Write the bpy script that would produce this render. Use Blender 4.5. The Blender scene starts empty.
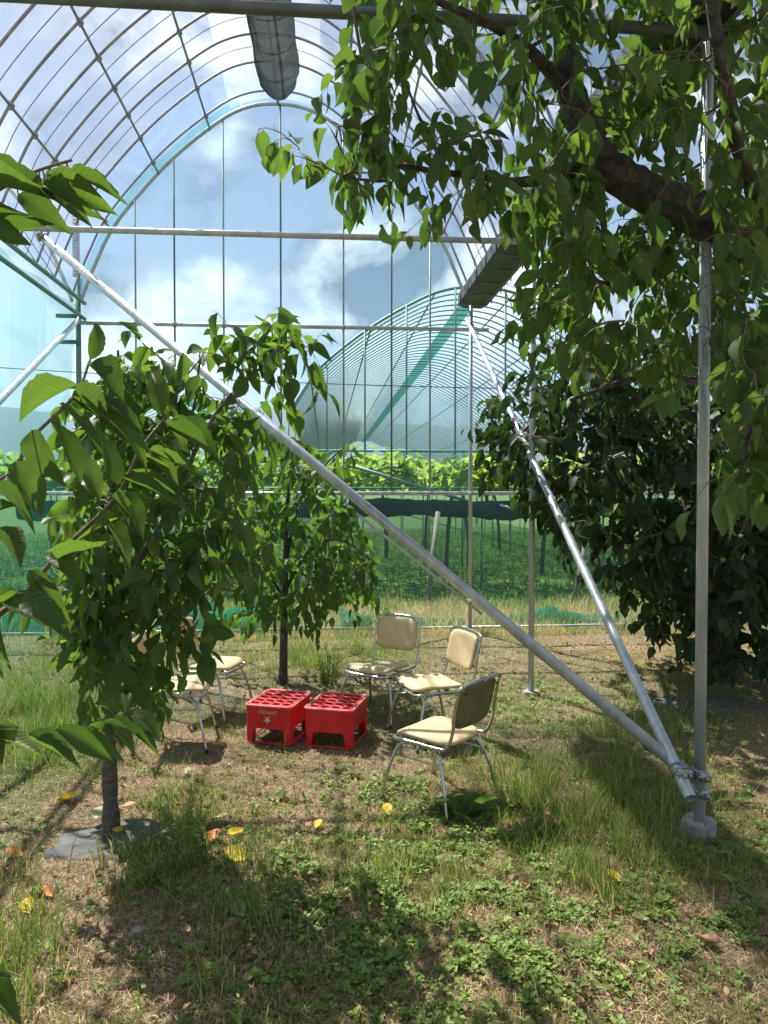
import bpy, math, random
import numpy as np
from mathutils import Vector, Matrix
random.seed(7)
rng = np.random.default_rng(7)
PI = math.pi
R = math.radians
sc = bpy.context.scene
C = sc.collection

# ------------------------------------------------------------------ camera
CH = 1.85
YAW, PITCH, FPX = R(4.56), R(1.5), 739.0
cam_d = bpy.data.cameras.new('camera'); cam = bpy.data.objects.new('camera', cam_d); C.objects.link(cam)
cam.location = (0, 0, CH); cam.rotation_euler = (PI/2 - PITCH, 0, -YAW)
cam_d.sensor_fit = 'VERTICAL'; cam_d.sensor_height = 24.0; cam_d.lens = FPX/1024*24.0
cam_d.clip_start = .05; cam_d.clip_end = 20000
sc.camera = cam
RM = np.array(cam.rotation_euler.to_matrix())
O = np.array([0, 0, CH])

def ray(px, py):
    return RM @ np.array([(px-384)/FPX, -(py-512)/FPX, -1.0])
def D(px, py, d):                      # a point at depth d (metres along the optical axis)
    return O + ray(px, py)*d
def G(px, py, z=0.0):                  # a point on the ground
    r = ray(px, py); return O + r*((z-CH)/r[2])
def PY(px, py, Y):
    r = ray(px, py); return O + r*(Y/r[1])
def cf(x, y):                          # camera-frame ground coordinates to world
    return np.array([x*math.cos(YAW)+y*math.sin(YAW), -x*math.sin(YAW)+y*math.cos(YAW)])

# ------------------------------------------------------------------ noise
_perm = rng.random((256, 256))
def vnoise(x, y, s=1.0, o=0.0):
    x = np.asarray(x)/s+o+100.3; y = np.asarray(y)/s+o*1.7+57.1
    xi = np.floor(x).astype(int); yi = np.floor(y).astype(int); fx = x-xi; fy = y-yi
    fx = fx*fx*(3-2*fx); fy = fy*fy*(3-2*fy)
    g = lambda a, b: _perm[a % 256, b % 256]
    return (g(xi, yi)*(1-fx)+g(xi+1, yi)*fx)*(1-fy)+(g(xi, yi+1)*(1-fx)+g(xi+1, yi+1)*fx)*fy
def fbm(x, y, s, o=0.0):
    return .5*vnoise(x, y, s, o)+.3*vnoise(x, y, s/2.1, o+3)+.2*vnoise(x, y, s/4.3, o+9)
def hgt(x, y):
    x = np.asarray(x, float); y = np.asarray(y, float)
    near = np.exp(-((x/9)**2+((y-6)/9)**2))
    return near*((fbm(x, y, .9, 5)-.5)*.05+(vnoise(x, y, .13, 2)-.5)*.016)

# ------------------------------------------------------------------ helpers
def tag(o, label=None, cat=None, group=None, kind=None):
    if label: o['label'] = label
    if cat: o['category'] = cat
    if group: o['group'] = group
    if kind: o['kind'] = kind
    return o
def empty(name, loc=(0, 0, 0), rz=0, **k):
    o = bpy.data.objects.new(name, None); C.objects.link(o); o.location = loc; o.rotation_euler = (0, 0, rz)
    o.empty_display_size = .1
    return tag(o, **k)
def mesh_np(name, V, loops, starts, mats, smooth=True, uv=None, col=None, mi=None, parent=None):
    V = np.asarray(V, np.float32); loops = np.asarray(loops, np.int32); starts = np.asarray(starts, np.int32)
    me = bpy.data.meshes.new(name)
    me.vertices.add(len(V)); me.vertices.foreach_set('co', V.ravel())
    me.loops.add(len(loops)); me.loops.foreach_set('vertex_index', loops)
    me.polygons.add(len(starts)); me.polygons.foreach_set('loop_start', starts)
    if not isinstance(mats, (list, tuple)): mats = [mats]
    for m in mats: me.materials.append(m)
    if mi is not None: me.polygons.foreach_set('material_index', np.asarray(mi, np.int32))
    me.polygons.foreach_set('use_smooth', np.full(len(starts), smooth, bool))
    if uv is not None:
        l = me.uv_layers.new(name='UVMap'); l.data.foreach_set('uv', np.asarray(uv, np.float32)[loops].ravel())
    if col is not None:
        a = me.attributes.new('Col', 'FLOAT_COLOR', 'POINT')
        c4 = np.ones((len(V), 4), np.float32); c4[:, :3] = col; a.data.foreach_set('color', c4.ravel())
    me.update(calc_edges=True); me.validate()
    o = bpy.data.objects.new(name, me); C.objects.link(o)
    if parent: o.parent = parent
    return o
class MB:
    def __init__(s): s.v = []; s.f = []; s.n = 0
    def add(s, V, F):
        V = np.asarray(V, float); s.v.append(V)
        s.f += [tuple(i+s.n for i in f) for f in F]; s.n += len(V)
    def box(s, c, d, rot=None):
        x, y, z = np.array(d)/2
        V = np.array([(-x, -y, -z), (x, -y, -z), (x, y, -z), (-x, y, -z), (-x, -y, z), (x, -y, z), (x, y, z), (-x, y, z)])
        if rot is not None: V = V @ np.array(rot).T
        s.add(V+np.array(c), [(0, 3, 2, 1), (4, 5, 6, 7), (0, 1, 5, 4), (1, 2, 6, 5), (2, 3, 7, 6), (3, 0, 4, 7)])
    def tube(s, P, r, n=10, cap=True, closed=False, flat=1.0):
        P = np.asarray(P, float); m = len(P)
        rr = np.full(m, r, float) if np.isscalar(r) else np.asarray(r, float)
        if closed: T = np.roll(P, -1, 0)-np.roll(P, 1, 0)
        else: T = np.gradient(P, axis=0)
        T /= np.linalg.norm(T, axis=1)[:, None]+1e-12
        a = np.array([0, 0, 1.]) if abs(T[0][2]) < .9 else np.array([1., 0, 0])
        N = np.cross(T[0], a); N /= np.linalg.norm(N)
        V = []
        for i in range(m):
            N = N-T[i]*N.dot(T[i]); N /= np.linalg.norm(N)+1e-12
            B = np.cross(T[i], N)
            for k in range(n):
                t = 2*PI*k/n
                V.append(P[i]+(N*math.cos(t)+B*math.sin(t)*flat)*rr[i])
        F = []
        for i in range(m if closed else m-1):
            j = (i+1) % m
            for k in range(n):
                F.append((i*n+k, i*n+(k+1) % n, j*n+(k+1) % n, j*n+k))
        if cap and not closed:
            F.append(tuple(range(n-1, -1, -1))); F.append(tuple((m-1)*n+k for k in range(n)))
        s.add(V, F)
    def build(s, name, mat, parent=None, smooth=True, bevel=0):
        V = np.concatenate(s.v); loops = [i for f in s.f for i in f]
        st = np.cumsum([0]+[len(f) for f in s.f])[:-1]
        o = mesh_np(name, V, loops, st, mat, smooth, parent=parent)
        if bevel:
            b = o.modifiers.new('bevel', 'BEVEL'); b.width = bevel; b.segments = 2; b.limit_method = 'ANGLE'
        return o
def smooth_by_angle(o, a=35):
    me = o.data
    me.polygons.foreach_set('use_smooth', np.ones(len(me.polygons), bool))
    try: me.set_sharp_from_angle(angle=R(a))
    except Exception: pass
    return o
def spline(P, n):                       # Catmull-Rom through the points
    P = np.asarray(P, float); P = np.vstack([2*P[0]-P[1], P, 2*P[-1]-P[-2]])
    out = []
    for i in range(1, len(P)-2):
        for t in np.linspace(0, 1, n, endpoint=False):
            a, b, c, d = P[i-1:i+3]
            out.append(.5*((2*b)+(-a+c)*t+(2*a-5*b+4*c-d)*t*t+(-a+3*b-3*c+d)*t**3))
    out.append(P[-2]); return np.array(out)

# ------------------------------------------------------------------ materials
def newmat(name):
    m = bpy.data.materials.new(name); m.use_nodes = True; nt = m.node_tree
    for n in list(nt.nodes): nt.nodes.remove(n)
    out = nt.nodes.new('ShaderNodeOutputMaterial')
    return m, nt, out
def N(nt, t, **k):
    n = nt.nodes.new('ShaderNode'+t)
    for a, b in k.items():
        if a.startswith('i_'):
            kk = a[2:]; kk = int(kk) if kk.isdigit() else kk.replace('_', ' ')
            n.inputs[kk].default_value = b
        else: setattr(n, a, b)
    return n
def ramp(nt, stops):
    r = N(nt, 'ValToRGB'); e = r.color_ramp.elements
    while len(e) < len(stops): e.new(.5)
    for q, (p, c) in zip(e, stops): q.position = p; q.color = (*c, 1)
    return r
def simple(name, c1, c2, scale=8, rough=.5, metal=0.0, bump=.15, bscale=60, detail=6, rvar=.15, spec=.5, stretch=None):
    m, nt, out = newmat(name); L = nt.links.new
    tc = N(nt, 'TexCoord'); mp = N(nt, 'Mapping')
    if stretch: mp.inputs['Scale'].default_value = stretch
    L(tc.outputs['Object'], mp.inputs[0])
    n1 = N(nt, 'TexNoise', i_Scale=scale, i_Detail=detail, i_Roughness=.65); L(mp.outputs[0], n1.inputs['Vector'])
    r = ramp(nt, [(.35, c1), (.65, c2)]); L(n1.outputs[0], r.inputs[0])
    p = N(nt, 'BsdfPrincipled', i_Metallic=metal, i_Roughness=rough); L(r.outputs[0], p.inputs['Base Color'])
    p.inputs['Specular IOR Level'].default_value = spec
    mr = N(nt, 'MapRange'); mr.inputs[3].default_value = max(.03, rough-rvar); mr.inputs[4].default_value = min(1, rough+rvar)
    L(n1.outputs[0], mr.inputs[0]); L(mr.outputs[0], p.inputs['Roughness'])
    n2 = N(nt, 'TexNoise', i_Scale=bscale, i_Detail=4); L(mp.outputs[0], n2.inputs['Vector'])
    b = N(nt, 'Bump', i_Strength=bump, i_Distance=.01); L(n2.outputs[0], b.inputs['Height']); L(b.outputs[0], p.inputs['Normal'])
    L(p.outputs[0], out.inputs[0]); return m
def leafmat(name, dark, light, trans, tfac=.4, rough=.52, back=None, vein=.45, bump=.15):
    m, nt, out = newmat(name); L = nt.links.new
    at = N(nt, 'Attribute', attribute_name='Col'); sep = N(nt, 'SeparateColor'); L(at.outputs['Color'], sep.inputs[0])
    mx = N(nt, 'Mix', data_type='RGBA'); mx.inputs[6].default_value = (*dark, 1); mx.inputs[7].default_value = (*light, 1)
    L(sep.outputs[0], mx.inputs[0])
    yl = N(nt, 'MapRange'); yl.inputs[1].default_value = .93; yl.inputs[2].default_value = .99; yl.inputs[4].default_value = .55; L(sep.outputs[2], yl.inputs[0])
    ym = N(nt, 'Mix', data_type='RGBA'); L(yl.outputs[0], ym.inputs[0]); L(mx.outputs[2], ym.inputs[6]); ym.inputs[7].default_value = (.22, .20, .03, 1)
    tcx = N(nt, 'TexCoord'); spn = N(nt, 'TexNoise', i_Scale=55, i_Detail=3); L(tcx.outputs['Object'], spn.inputs['Vector'])
    spr = N(nt, 'MapRange'); spr.inputs[1].default_value = .66; spr.inputs[2].default_value = .74; spr.inputs[4].default_value = .45; L(spn.outputs[0], spr.inputs[0])
    mx = N(nt, 'Mix', data_type='RGBA'); L(spr.outputs[0], mx.inputs[0]); L(ym.outputs[2], mx.inputs[6]); mx.inputs[7].default_value = (.10, .085, .03, 1)
    uv = N(nt, 'UVMap'); s2 = N(nt, 'SeparateXYZ'); L(uv.outputs[0], s2.inputs[0])
    sv = N(nt, 'Math', operation='SUBTRACT', i_1=.5); L(s2.outputs[1], sv.inputs[0])
    av = N(nt, 'Math', operation='ABSOLUTE'); L(sv.outputs[0], av.inputs[0])
    k = N(nt, 'Math', operation='MULTIPLY_ADD', i_1=-.55); L(av.outputs[0], k.inputs[0]); L(s2.outputs[0], k.inputs[2])
    k2 = N(nt, 'Math', operation='MULTIPLY', i_1=10.0); L(k.outputs[0], k2.inputs[0])
    fr = N(nt, 'Math', operation='PINGPONG', i_1=.5); L(k2.outputs[0], fr.inputs[0])
    vr = N(nt, 'MapRange'); vr.inputs[1].default_value = 0; vr.inputs[2].default_value = .17; vr.inputs[3].default_value = 1; vr.inputs[4].default_value = 0
    L(fr.outputs[0], vr.inputs[0])
    md = N(nt, 'MapRange'); md.inputs[1].default_value = .012; md.inputs[2].default_value = .035; md.inputs[3].default_value = 1; md.inputs[4].default_value = 0
    L(av.outputs[0], md.inputs[0])
    mm = N(nt, 'Math', operation='MAXIMUM'); L(vr.outputs[0], mm.inputs[0]); L(md.outputs[0], mm.inputs[1])
    ms = N(nt, 'Math', operation='MULTIPLY', i_1=vein); L(mm.outputs[0], ms.inputs[0])
    vc = N(nt, 'Mix', data_type='RGBA'); L(ms.outputs[0], vc.inputs[0]); L(mx.outputs[2], vc.inputs[6])
    vc.inputs[7].default_value = (light[0]*1.9+.02, light[1]*1.5+.02, light[2]*1.6, 1)
    geo = N(nt, 'NewGeometry'); bk = N(nt, 'Mix', data_type='RGBA'); L(geo.outputs['Backfacing'], bk.inputs[0]); L(vc.outputs[2], bk.inputs[6])
    b = back or (light[0]*1.3+.02, light[1]*1.15+.02, light[2]*1.6+.01); bk.inputs[7].default_value = (*b, 1)
    p = N(nt, 'BsdfPrincipled'); L(bk.outputs[2], p.inputs['Base Color'])
    p.inputs['Specular IOR Level'].default_value = .28
    rg = N(nt, 'MapRange'); rg.inputs[3].default_value = rough; rg.inputs[4].default_value = rough+.3; L(geo.outputs['Backfacing'], rg.inputs[0]); L(rg.outputs[0], p.inputs['Roughness'])
    bp = N(nt, 'Bump', i_Strength=bump, i_Distance=.001); L(fr.outputs[0], bp.inputs['Height']); L(bp.outputs[0], p.inputs['Normal'])
    tr = N(nt, 'BsdfTranslucent')
    tm = N(nt, 'Mix', data_type='RGBA'); tm.inputs[6].default_value = (trans[0]*.6, trans[1]*.75, trans[2]*.6, 1); tm.inputs[7].default_value = (*trans, 1)
    L(sep.outputs[1], tm.inputs[0]); 
    tv = N(nt, 'Mix', data_type='RGBA'); L(ms.outputs[0], tv.inputs[0]); L(tm.outputs[2], tv.inputs[6]); tv.inputs[7].default_value = (trans[0]*.55, trans[1]*.6, trans[2]*.5, 1)
    L(tv.outputs[2], tr.inputs[0])
    mix = N(nt, 'MixShader', i_0=tfac); L(p.outputs[0], mix.inputs[1]); L(tr.outputs[0], mix.inputs[2]); L(mix.outputs[0], out.inputs[0])
    return m
def vcol_mat(name, rough=.7, tfac=.25, tmul=1.6):   # colour of each blade from its own attribute
    m, nt, out = newmat(name); L = nt.links.new
    at = N(nt, 'Attribute', attribute_name='Col')
    p = N(nt, 'BsdfPrincipled', i_Roughness=rough); L(at.outputs['Color'], p.inputs['Base Color']); p.inputs['Specular IOR Level'].default_value = .3
    tr = N(nt, 'BsdfTranslucent'); mu = N(nt, 'Mix', data_type='RGBA', blend_type='MULTIPLY', i_0=1.0)
    L(at.outputs['Color'], mu.inputs[6]); mu.inputs[7].default_value = (tmul*1.1, tmul*1.2, tmul*.6, 1); L(mu.outputs[2], tr.inputs[0])
    mix = N(nt, 'MixShader', i_0=tfac); L(p.outputs[0], mix.inputs[1]); L(tr.outputs[0], mix.inputs[2]); L(mix.outputs[0], out.inputs[0]); return m
def netmat(name, col, fac, tint=(1, 1, 1), nscale=1.5, var=.12, gloss=0.0, lines=0, weave=None):
    m, nt, out = newmat(name); L = nt.links.new
    tp = N(nt, 'BsdfTransparent'); tp.inputs[0].default_value = (*tint, 1)
    df = N(nt, 'BsdfDiffuse'); df.inputs[0].default_value = (*col, 1)
    tl = N(nt, 'BsdfTranslucent'); tl.inputs[0].default_value = (*col, 1)
    dm = N(nt, 'MixShader', i_0=.55); L(df.outputs[0], dm.inputs[1]); L(tl.outputs[0], dm.inputs[2])
    tc = N(nt, 'TexCoord'); n1 = N(nt, 'TexNoise', i_Scale=nscale, i_Detail=5, i_Roughness=.6, i_Distortion=.6)
    mp = N(nt, 'Mapping'); L(tc.outputs['Object'], mp.inputs[0]); L(mp.outputs[0], n1.inputs['Vector'])
    mp.inputs['Scale'].default_value = (1, 1, .35)
    mr = N(nt, 'MapRange'); mr.inputs[1].default_value = .3; mr.inputs[2].default_value = .7
    mr.inputs[3].default_value = max(0, fac-var); mr.inputs[4].default_value = min(1, fac+var); L(n1.outputs[0], mr.inputs[0])
    last = mr.outputs[0]
    if weave:
        w = N(nt, 'TexWave', i_Scale=weave[0], bands_direction=weave[1]); L(tc.outputs['Object'], w.inputs['Vector'])
        w.inputs['Distortion'].default_value = .3
        a = N(nt, 'Math', operation='MULTIPLY_ADD', i_1=weave[2]); L(w.outputs['Fac'], a.inputs[0]); L(last, a.inputs[2]); last = a.outputs[0]
    mix = N(nt, 'MixShader'); L(last, mix.inputs[0]); L(tp.outputs[0], mix.inputs[1]); L(dm.outputs[0], mix.inputs[2])
    sh = mix.outputs[0]
    if gloss:
        g = N(nt, 'BsdfGlossy', i_Roughness=.18); m2 = N(nt, 'MixShader', i_0=gloss); L(sh, m2.inputs[1]); L(g.outputs[0], m2.inputs[2]); sh = m2.outputs[0]
    L(sh, out.inputs[0]); return m

M = {}
M['galv'] = simple('galvanised_steel', (.40, .43, .44), (.62, .65, .67), 5, .40, .35, .12, 120, rvar=.12, stretch=(3, 3, .5))
M['galv_dark'] = simple('weathered_steel', (.10, .12, .115), (.19, .21, .20), 10, .5, .4, .1, 90)
M['hoop'] = simple('hoop_steel', (.26, .27, .28), (.42, .43, .44), 9, .48, .45, .05, 90)
M['greenpipe'] = simple('green_tinted_pipe', (.10, .24, .20), (.18, .34, .28), 6, .5, .2, .05, 90)
M['chrome'] = simple('worn_chrome', (.46, .45, .43), (.66, .66, .65), 30, .24, .92, .05, 160)
M['clamp'] = simple('clamp_steel', (.28, .29, .29), (.46, .47, .47), 40, .4, .7, .2, 200)
M['gutter'] = simple('gutter_steel', (.045, .05, .055), (.12, .13, .135), 5, .5, .3, .1, 40)
M['concrete'] = simple('footing_concrete', (.22, .21, .19), (.42, .40, .36), 22, .9, 0, .8, 60)
M['vinyl'] = simple('tan_vinyl', (.60, .44, .23), (.72, .55, .31), 9, .48, 0, .12, 260, spec=.35)
M['panelback'] = simple('olive_back_board', (.13, .12, .045), (.21, .19, .08), 14, .6, 0, .25, 90)
M['red'] = simple('red_plastic', (.62, .006, .014), (.82, .018, .028), 7, .42, 0, .2, 150, spec=.45)
M['redworn'] = simple('worn_red_rim', (.70, .05, .06), (.85, .30, .28), 45, .5, 0, .1, 160)
M['white'] = simple('faded_white_print', (.55, .42, .40), (.78, .74, .70), 90, .6, 0, .05, 160)
M['bark'] = simple('cherry_bark', (.035, .026, .022), (.13, .105, .09), 16, .85, 0, 1.0, 45, stretch=(1, 1, 2.2))
M['bark_grey'] = simple('lichen_grey_bark', (.022, .019, .017), (.12, .11, .095), 20, .85, 0, 1.0, 60)
M['bark_young'] = simple('young_cherry_bark', (.05, .04, .033), (.17, .14, .11), 22, .8, 0, .8, 70, stretch=(.6, .6, 2.5))
M['twig'] = simple('twig_bark', (.12, .085, .05), (.22, .17, .11), 30, .7, 0, .3, 90)
M['twig_green'] = simple('green_twig', (.16, .15, .05), (.26, .22, .10), 30, .6, 0, .2, 90)
M['wood'] = simple('grey_wood', (.12, .10, .08), (.24, .21, .17), 6, .85, 0, .5, 50, stretch=(6, 6, .6))
M['black_net'] = simple('black_shade_net', (.003, .008, .007), (.012, .028, .024), 9, .9, 0, .8, 50)
M['mat'] = simple('black_weed_sheet', (.045, .047, .052), (.15, .135, .12), 11, .75, 0, 1.0, 30)
M['wire'] = simple('dark_wire', (.015, .02, .02), (.03, .035, .04), 9, .6)
M['bluetag'] = simple('blue_plastic', (.01, .12, .55), (.02, .18, .65), 9, .4)
M['stone'] = simple('grey_stone', (.22, .21, .19), (.42, .40, .37), 22, .9, 0, .6, 60)
M['duct'] = netmat('grey_bundled_sheet', (.075, .085, .085), .97, (.8, .85, .85), 3, .05)
M['film'] = netmat('greenhouse_film', (.82, .84, .95), .075, (.90, .915, .96), 1.3, .06, gloss=.05, weave=(26, 'Z', .04))
M['film_white'] = netmat('double_ridge_film', (.88, .90, .90), .34, (.95, .96, .96), 2.5, .12, gloss=.03)
M['film_far'] = netmat('far_greenhouse_film', (.62, .80, .86), .22, (.80, .92, .96), .8, .10, gloss=.04)
M['net'] = netmat('fine_teal_net', (.12, .30, .32), .05, (.84, .94, .96), .7, .02, weave=(30, 'Z', .03))
M['net_wall'] = netmat('teal_wall_net', (.04, .24, .21), .17, (.74, .90, .89), .6, .12, weave=(18, 'Z', .05))
M['net_edge'] = netmat('teal_net_hem', (.10, .34, .30), .26, (.76, .92, .90), 2.0, .2)
M['net_bunch'] = netmat('bunched_teal_net', (.03, .26, .20), .32, (.6, .9, .85), 5.0, .30)
M['leaf_old'] = leafmat('old_cherry_leaf', (.026, .054, .018), (.066, .112, .036), (.26, .43, .05), .40, rough=.66)
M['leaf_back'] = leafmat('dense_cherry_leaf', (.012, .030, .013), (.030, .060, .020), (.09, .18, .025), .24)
M['leaf_young'] = leafmat('young_cherry_leaf', (.024, .058, .018), (.064, .118, .034), (.26, .44, .045), .40, rough=.50)
M['leaf_near'] = leafmat('near_cherry_leaf', (.024, .054, .018), (.060, .106, .030), (.22, .36, .04), .40, rough=.48, vein=.75, bump=.5)
M['leaf_vine'] = leafmat('grape_leaf', (.07, .12, .025), (.19, .26, .06), (.50, .66, .10), .48)
M['weed'] = leafmat('weed_leaf', (.09, .16, .03), (.26, .36, .08), (.22, .38, .05), .3)
M['blade'] = vcol_mat('grass_blade', .6, .32, 1.7)
M['straw'] = vcol_mat('dry_straw', .85, .12, 1.1)

def dryleaf(name, a, b):
    m, nt, out = newmat(name); L = nt.links.new
    tc = N(nt, 'TexCoord'); n1 = N(nt, 'TexNoise', i_Scale=28, i_Detail=5); L(tc.outputs['Object'], n1.inputs['Vector'])
    r = ramp(nt, [(.4, a), (.66, b)]); L(n1.outputs[0], r.inputs[0])
    p = N(nt, 'BsdfPrincipled', i_Roughness=.55); L(r.outputs[0], p.inputs['Base Color'])
    t = N(nt, 'BsdfTranslucent'); L(r.outputs[0], t.inputs[0]); mx = N(nt, 'MixShader', i_0=.3); L(p.outputs[0], mx.inputs[1]); L(t.outputs[0], mx.inputs[2]); L(mx.outputs[0], out.inputs[0]); return m
M['ly'] = dryleaf('yellow_leaf', (.72, .50, .02), (.80, .62, .06))
M['lo'] = dryleaf('orange_leaf', (.60, .20, .03), (.72, .36, .08))
M['lb'] = dryleaf('brown_leaf', (.20, .10, .05), (.42, .24, .14))
M['lp'] = dryleaf('pale_leaf', (.50, .45, .22), (.62, .55, .32))
M['lg'] = dryleaf('pale_green_leaf', (.30, .42, .18), (.38, .48, .22))

# ground material
def ground_mat():
    m, nt, out = newmat('orchard_soil'); L = nt.links.new
    g = N(nt, 'NewGeometry'); n1 = N(nt, 'TexNoise', i_Scale=1.3, i_Detail=8, i_Roughness=.7); L(g.outputs['Position'], n1.inputs['Vector'])
    n2 = N(nt, 'TexNoise', i_Scale=38, i_Detail=6, i_Roughness=.75); L(g.outputs['Position'], n2.inputs['Vector'])
    r1 = ramp(nt, [(.32, (.11, .075, .048)), (.5, (.30, .215, .14)), (.68, (.54, .41, .27))]); L(n2.outputs[0], r1.inputs[0])
    r2 = ramp(nt, [(.46, (0, 0, 0)), (.62, (1, 1, 1))]); L(n1.outputs[0], r2.inputs[0])
    mx = N(nt, 'Mix', data_type='RGBA'); L(r2.outputs[0], mx.inputs[0]); L(r1.outputs[0], mx.inputs[6])
    r3 = ramp(nt, [(.3, (.06, .06, .025)), (.7, (.17, .16, .07))]); L(n2.outputs[0], r3.inputs[0]); L(r3.outputs[0], mx.inputs[7])
    # lawn further off
    s = N(nt, 'SeparateXYZ'); L(g.outputs['Position'], s.inputs[0]); mr = N(nt, 'MapRange'); mr.inputs[1].default_value = 10.6; mr.inputs[2].default_value = 13.0; L(s.outputs[1], mr.inputs[0])
    r4 = ramp(nt, [(.3, (.05, .095, .02)), (.7, (.11, .17, .04))]); L(n2.outputs[0], r4.inputs[0])
    m2 = N(nt, 'Mix', data_type='RGBA'); L(mr.outputs[0], m2.inputs[0]); L(mx.outputs[2], m2.inputs[6]); L(r4.outputs[0], m2.inputs[7])
    p = N(nt, 'BsdfPrincipled', i_Roughness=.95); p.inputs['Specular IOR Level'].default_value = .15; L(m2.outputs[2], p.inputs['Base Color'])
    n5 = N(nt, 'TexVoronoi', i_Scale=55); L(g.outputs['Position'], n5.inputs['Vector']); b0 = N(nt, 'Bump', i_Strength=.8, i_Distance=.012); L(n5.outputs['Distance'], b0.inputs['Height'])
    b = N(nt, 'Bump', i_Strength=1.0, i_Distance=.03); L(b0.outputs[0], b.inputs['Normal']); L(n2.outputs[0], b.inputs['Height']); L(b.outputs[0], p.inputs['Normal'])
    L(p.outputs[0], out.inputs[0]); return m
M['ground'] = ground_mat()

# ------------------------------------------------------------------ ground sheet
def axis(lo, hi, n0, n1, step, far):
    mid = np.arange(lo, hi, step); a = mid[0]-np.geomspace(.3, far, n0)[::-1]; b = mid[-1]+np.geomspace(.3, far, n1)
    return np.concatenate([a, mid, b])
gx = axis(-4.5, 5.5, 26, 26, .05, 5000); gy = axis(1.5, 11, 16, 30, .05, 5000)
XX, YY = np.meshgrid(gx, gy); nx, ny = len(gx), len(gy)
ZZ = hgt(XX, YY)
idx = np.arange(nx*ny).reshape(ny, nx)
Fq = np.stack([idx[:-1, :-1], idx[:-1, 1:], idx[1:, 1:], idx[1:, :-1]], -1).reshape(-1, 4)
tag(mesh_np('ground', np.stack([XX, YY, ZZ], -1).reshape(-1, 3), Fq.ravel(), np.arange(len(Fq))*4, M['ground']), kind='structure')

# ------------------------------------------------------------------ leaves
def leaf_template(rows, cols, pointy=.9, wmax=.5, curl=.22, fold=.28, wave=0.0, serr=0.0):
    """vertices (u along, v across, w up), width profile of an ovate leaf with a drawn-out tip"""
    V, UV, F = [(0, 0, 0)], [(0, .5)], []
    ts = np.linspace(0, 1, rows+2)[1:-1]
    for i, t in enumerate(ts):
        w = (math.sin(PI*t**.74)**.8)*(1-.42*t**4)*wmax*1.03
        for c in range(cols):
            s = -1+2*c/(cols-1)
            sw = s*w*(1+(serr if i % 2 else -serr)*abs(s))
            z = fold*abs(sw)-curl*t*t+wave*math.sin(t*17+s*2)*abs(s)
            V.append((t, sw, z)); UV.append((t, .5+.5*s*w/wmax))
    V.append((1, 0, -curl)); UV.append((1, .5)); last = len(V)-1
    for c in range(cols-1):
        F.append((0, 1+c, 2+c)); F.append((last, last-cols+c+1, last-cols+c))
    for i in range(rows-1):
        for c in range(cols-1):
            a = 1+i*cols+c; F.append((a, a+cols, a+cols+1, a+1))
    return np.array(V), np.array(UV), F
TPL = {'mid': leaf_template(5, 3), 'hi': leaf_template(13, 5, curl=.13, fold=.40, wave=.014, serr=.035), 'lo': leaf_template(2, 3, curl=.15),
       'vine': leaf_template(3, 3, wmax=.62, curl=.12, fold=.15)}
def unit(a): return a/(np.linalg.norm(a, axis=-1, keepdims=True)+1e-12)
def leaves(name, P, T, U, Ln, Wd, mat, tpl='mid', parent=None, curlvar=.5):
    """P base, T tip direction, U face normal hint, Ln length, Wd width / length"""
    n = len(P); V0, UV0, F0 = TPL[tpl]; k = len(V0)
    T = unit(T); S = unit(np.cross(T, U)); U = np.cross(S, T)
    S = -S
    cv = 1+rng.normal(0, curlvar, n)
    f2 = rng.uniform(.3, 1.8, n)
    w = V0[:, 2]
    VV = P[:, None]+T[:, None]*(V0[:, 0][None, :, None]*Ln[:, None, None])+S[:, None]*(V0[:, 1][None, :, None]*(Ln*Wd)[:, None, None])
    zz = np.where(V0[:, 2] > 0, V0[:, 2], 0)[None]*f2[:, None]+np.where(V0[:, 2] <= 0, V0[:, 2], 0)[None]*cv[:, None]
    tw = rng.normal(0, .35, n)
    zz = zz+tw[:, None]*(V0[:, 0]*V0[:, 1])[None]
    VV = VV+U[:, None]*(zz*Ln[:, None])[..., None]
    loops0 = np.array([i for f in F0 for i in f]); lens = np.array([len(f) for f in F0])
    loops = (loops0[None]+(np.arange(n)*k)[:, None]).ravel()
    st = np.concatenate([[0], np.cumsum(np.tile(lens, n))[:-1]])
    c = np.stack([rng.beta(1.1, 1.4, n), rng.random(n), rng.random(n)], 1)
    return mesh_np(name, VV.reshape(-1, 3), loops, st, mat, True, uv=np.tile(UV0, (n, 1)), col=np.repeat(c, k, 0), parent=parent)
def pix(p):
    c_ = (np.asarray(p)-O)@RM; return c_[0]/-c_[2]*FPX+384, 512-c_[1]/-c_[2]*FPX, -c_[2]
class Leafbag:
    clear = None; org = np.zeros(3)
    def __init__(s): s.P = []; s.T = []; s.U = []; s.L = []; s.W = []
    def add(s, p, t, u, l, w):
        if Leafbag.clear is not None:
            x, y, d = pix(np.asarray(p)+unit(np.asarray(t, float))*l*.5+Leafbag.org)
            if Leafbag.clear(x, y, d): return
        s.P.append(p); s.T.append(t); s.U.append(u); s.L.append(l); s.W.append(w)
    def build(s, name, mat, tpl, parent):
        return leaves(name, np.array(s.P), np.array(s.T), np.array(s.U), np.array(s.L), np.array(s.W), mat, tpl, parent)
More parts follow.
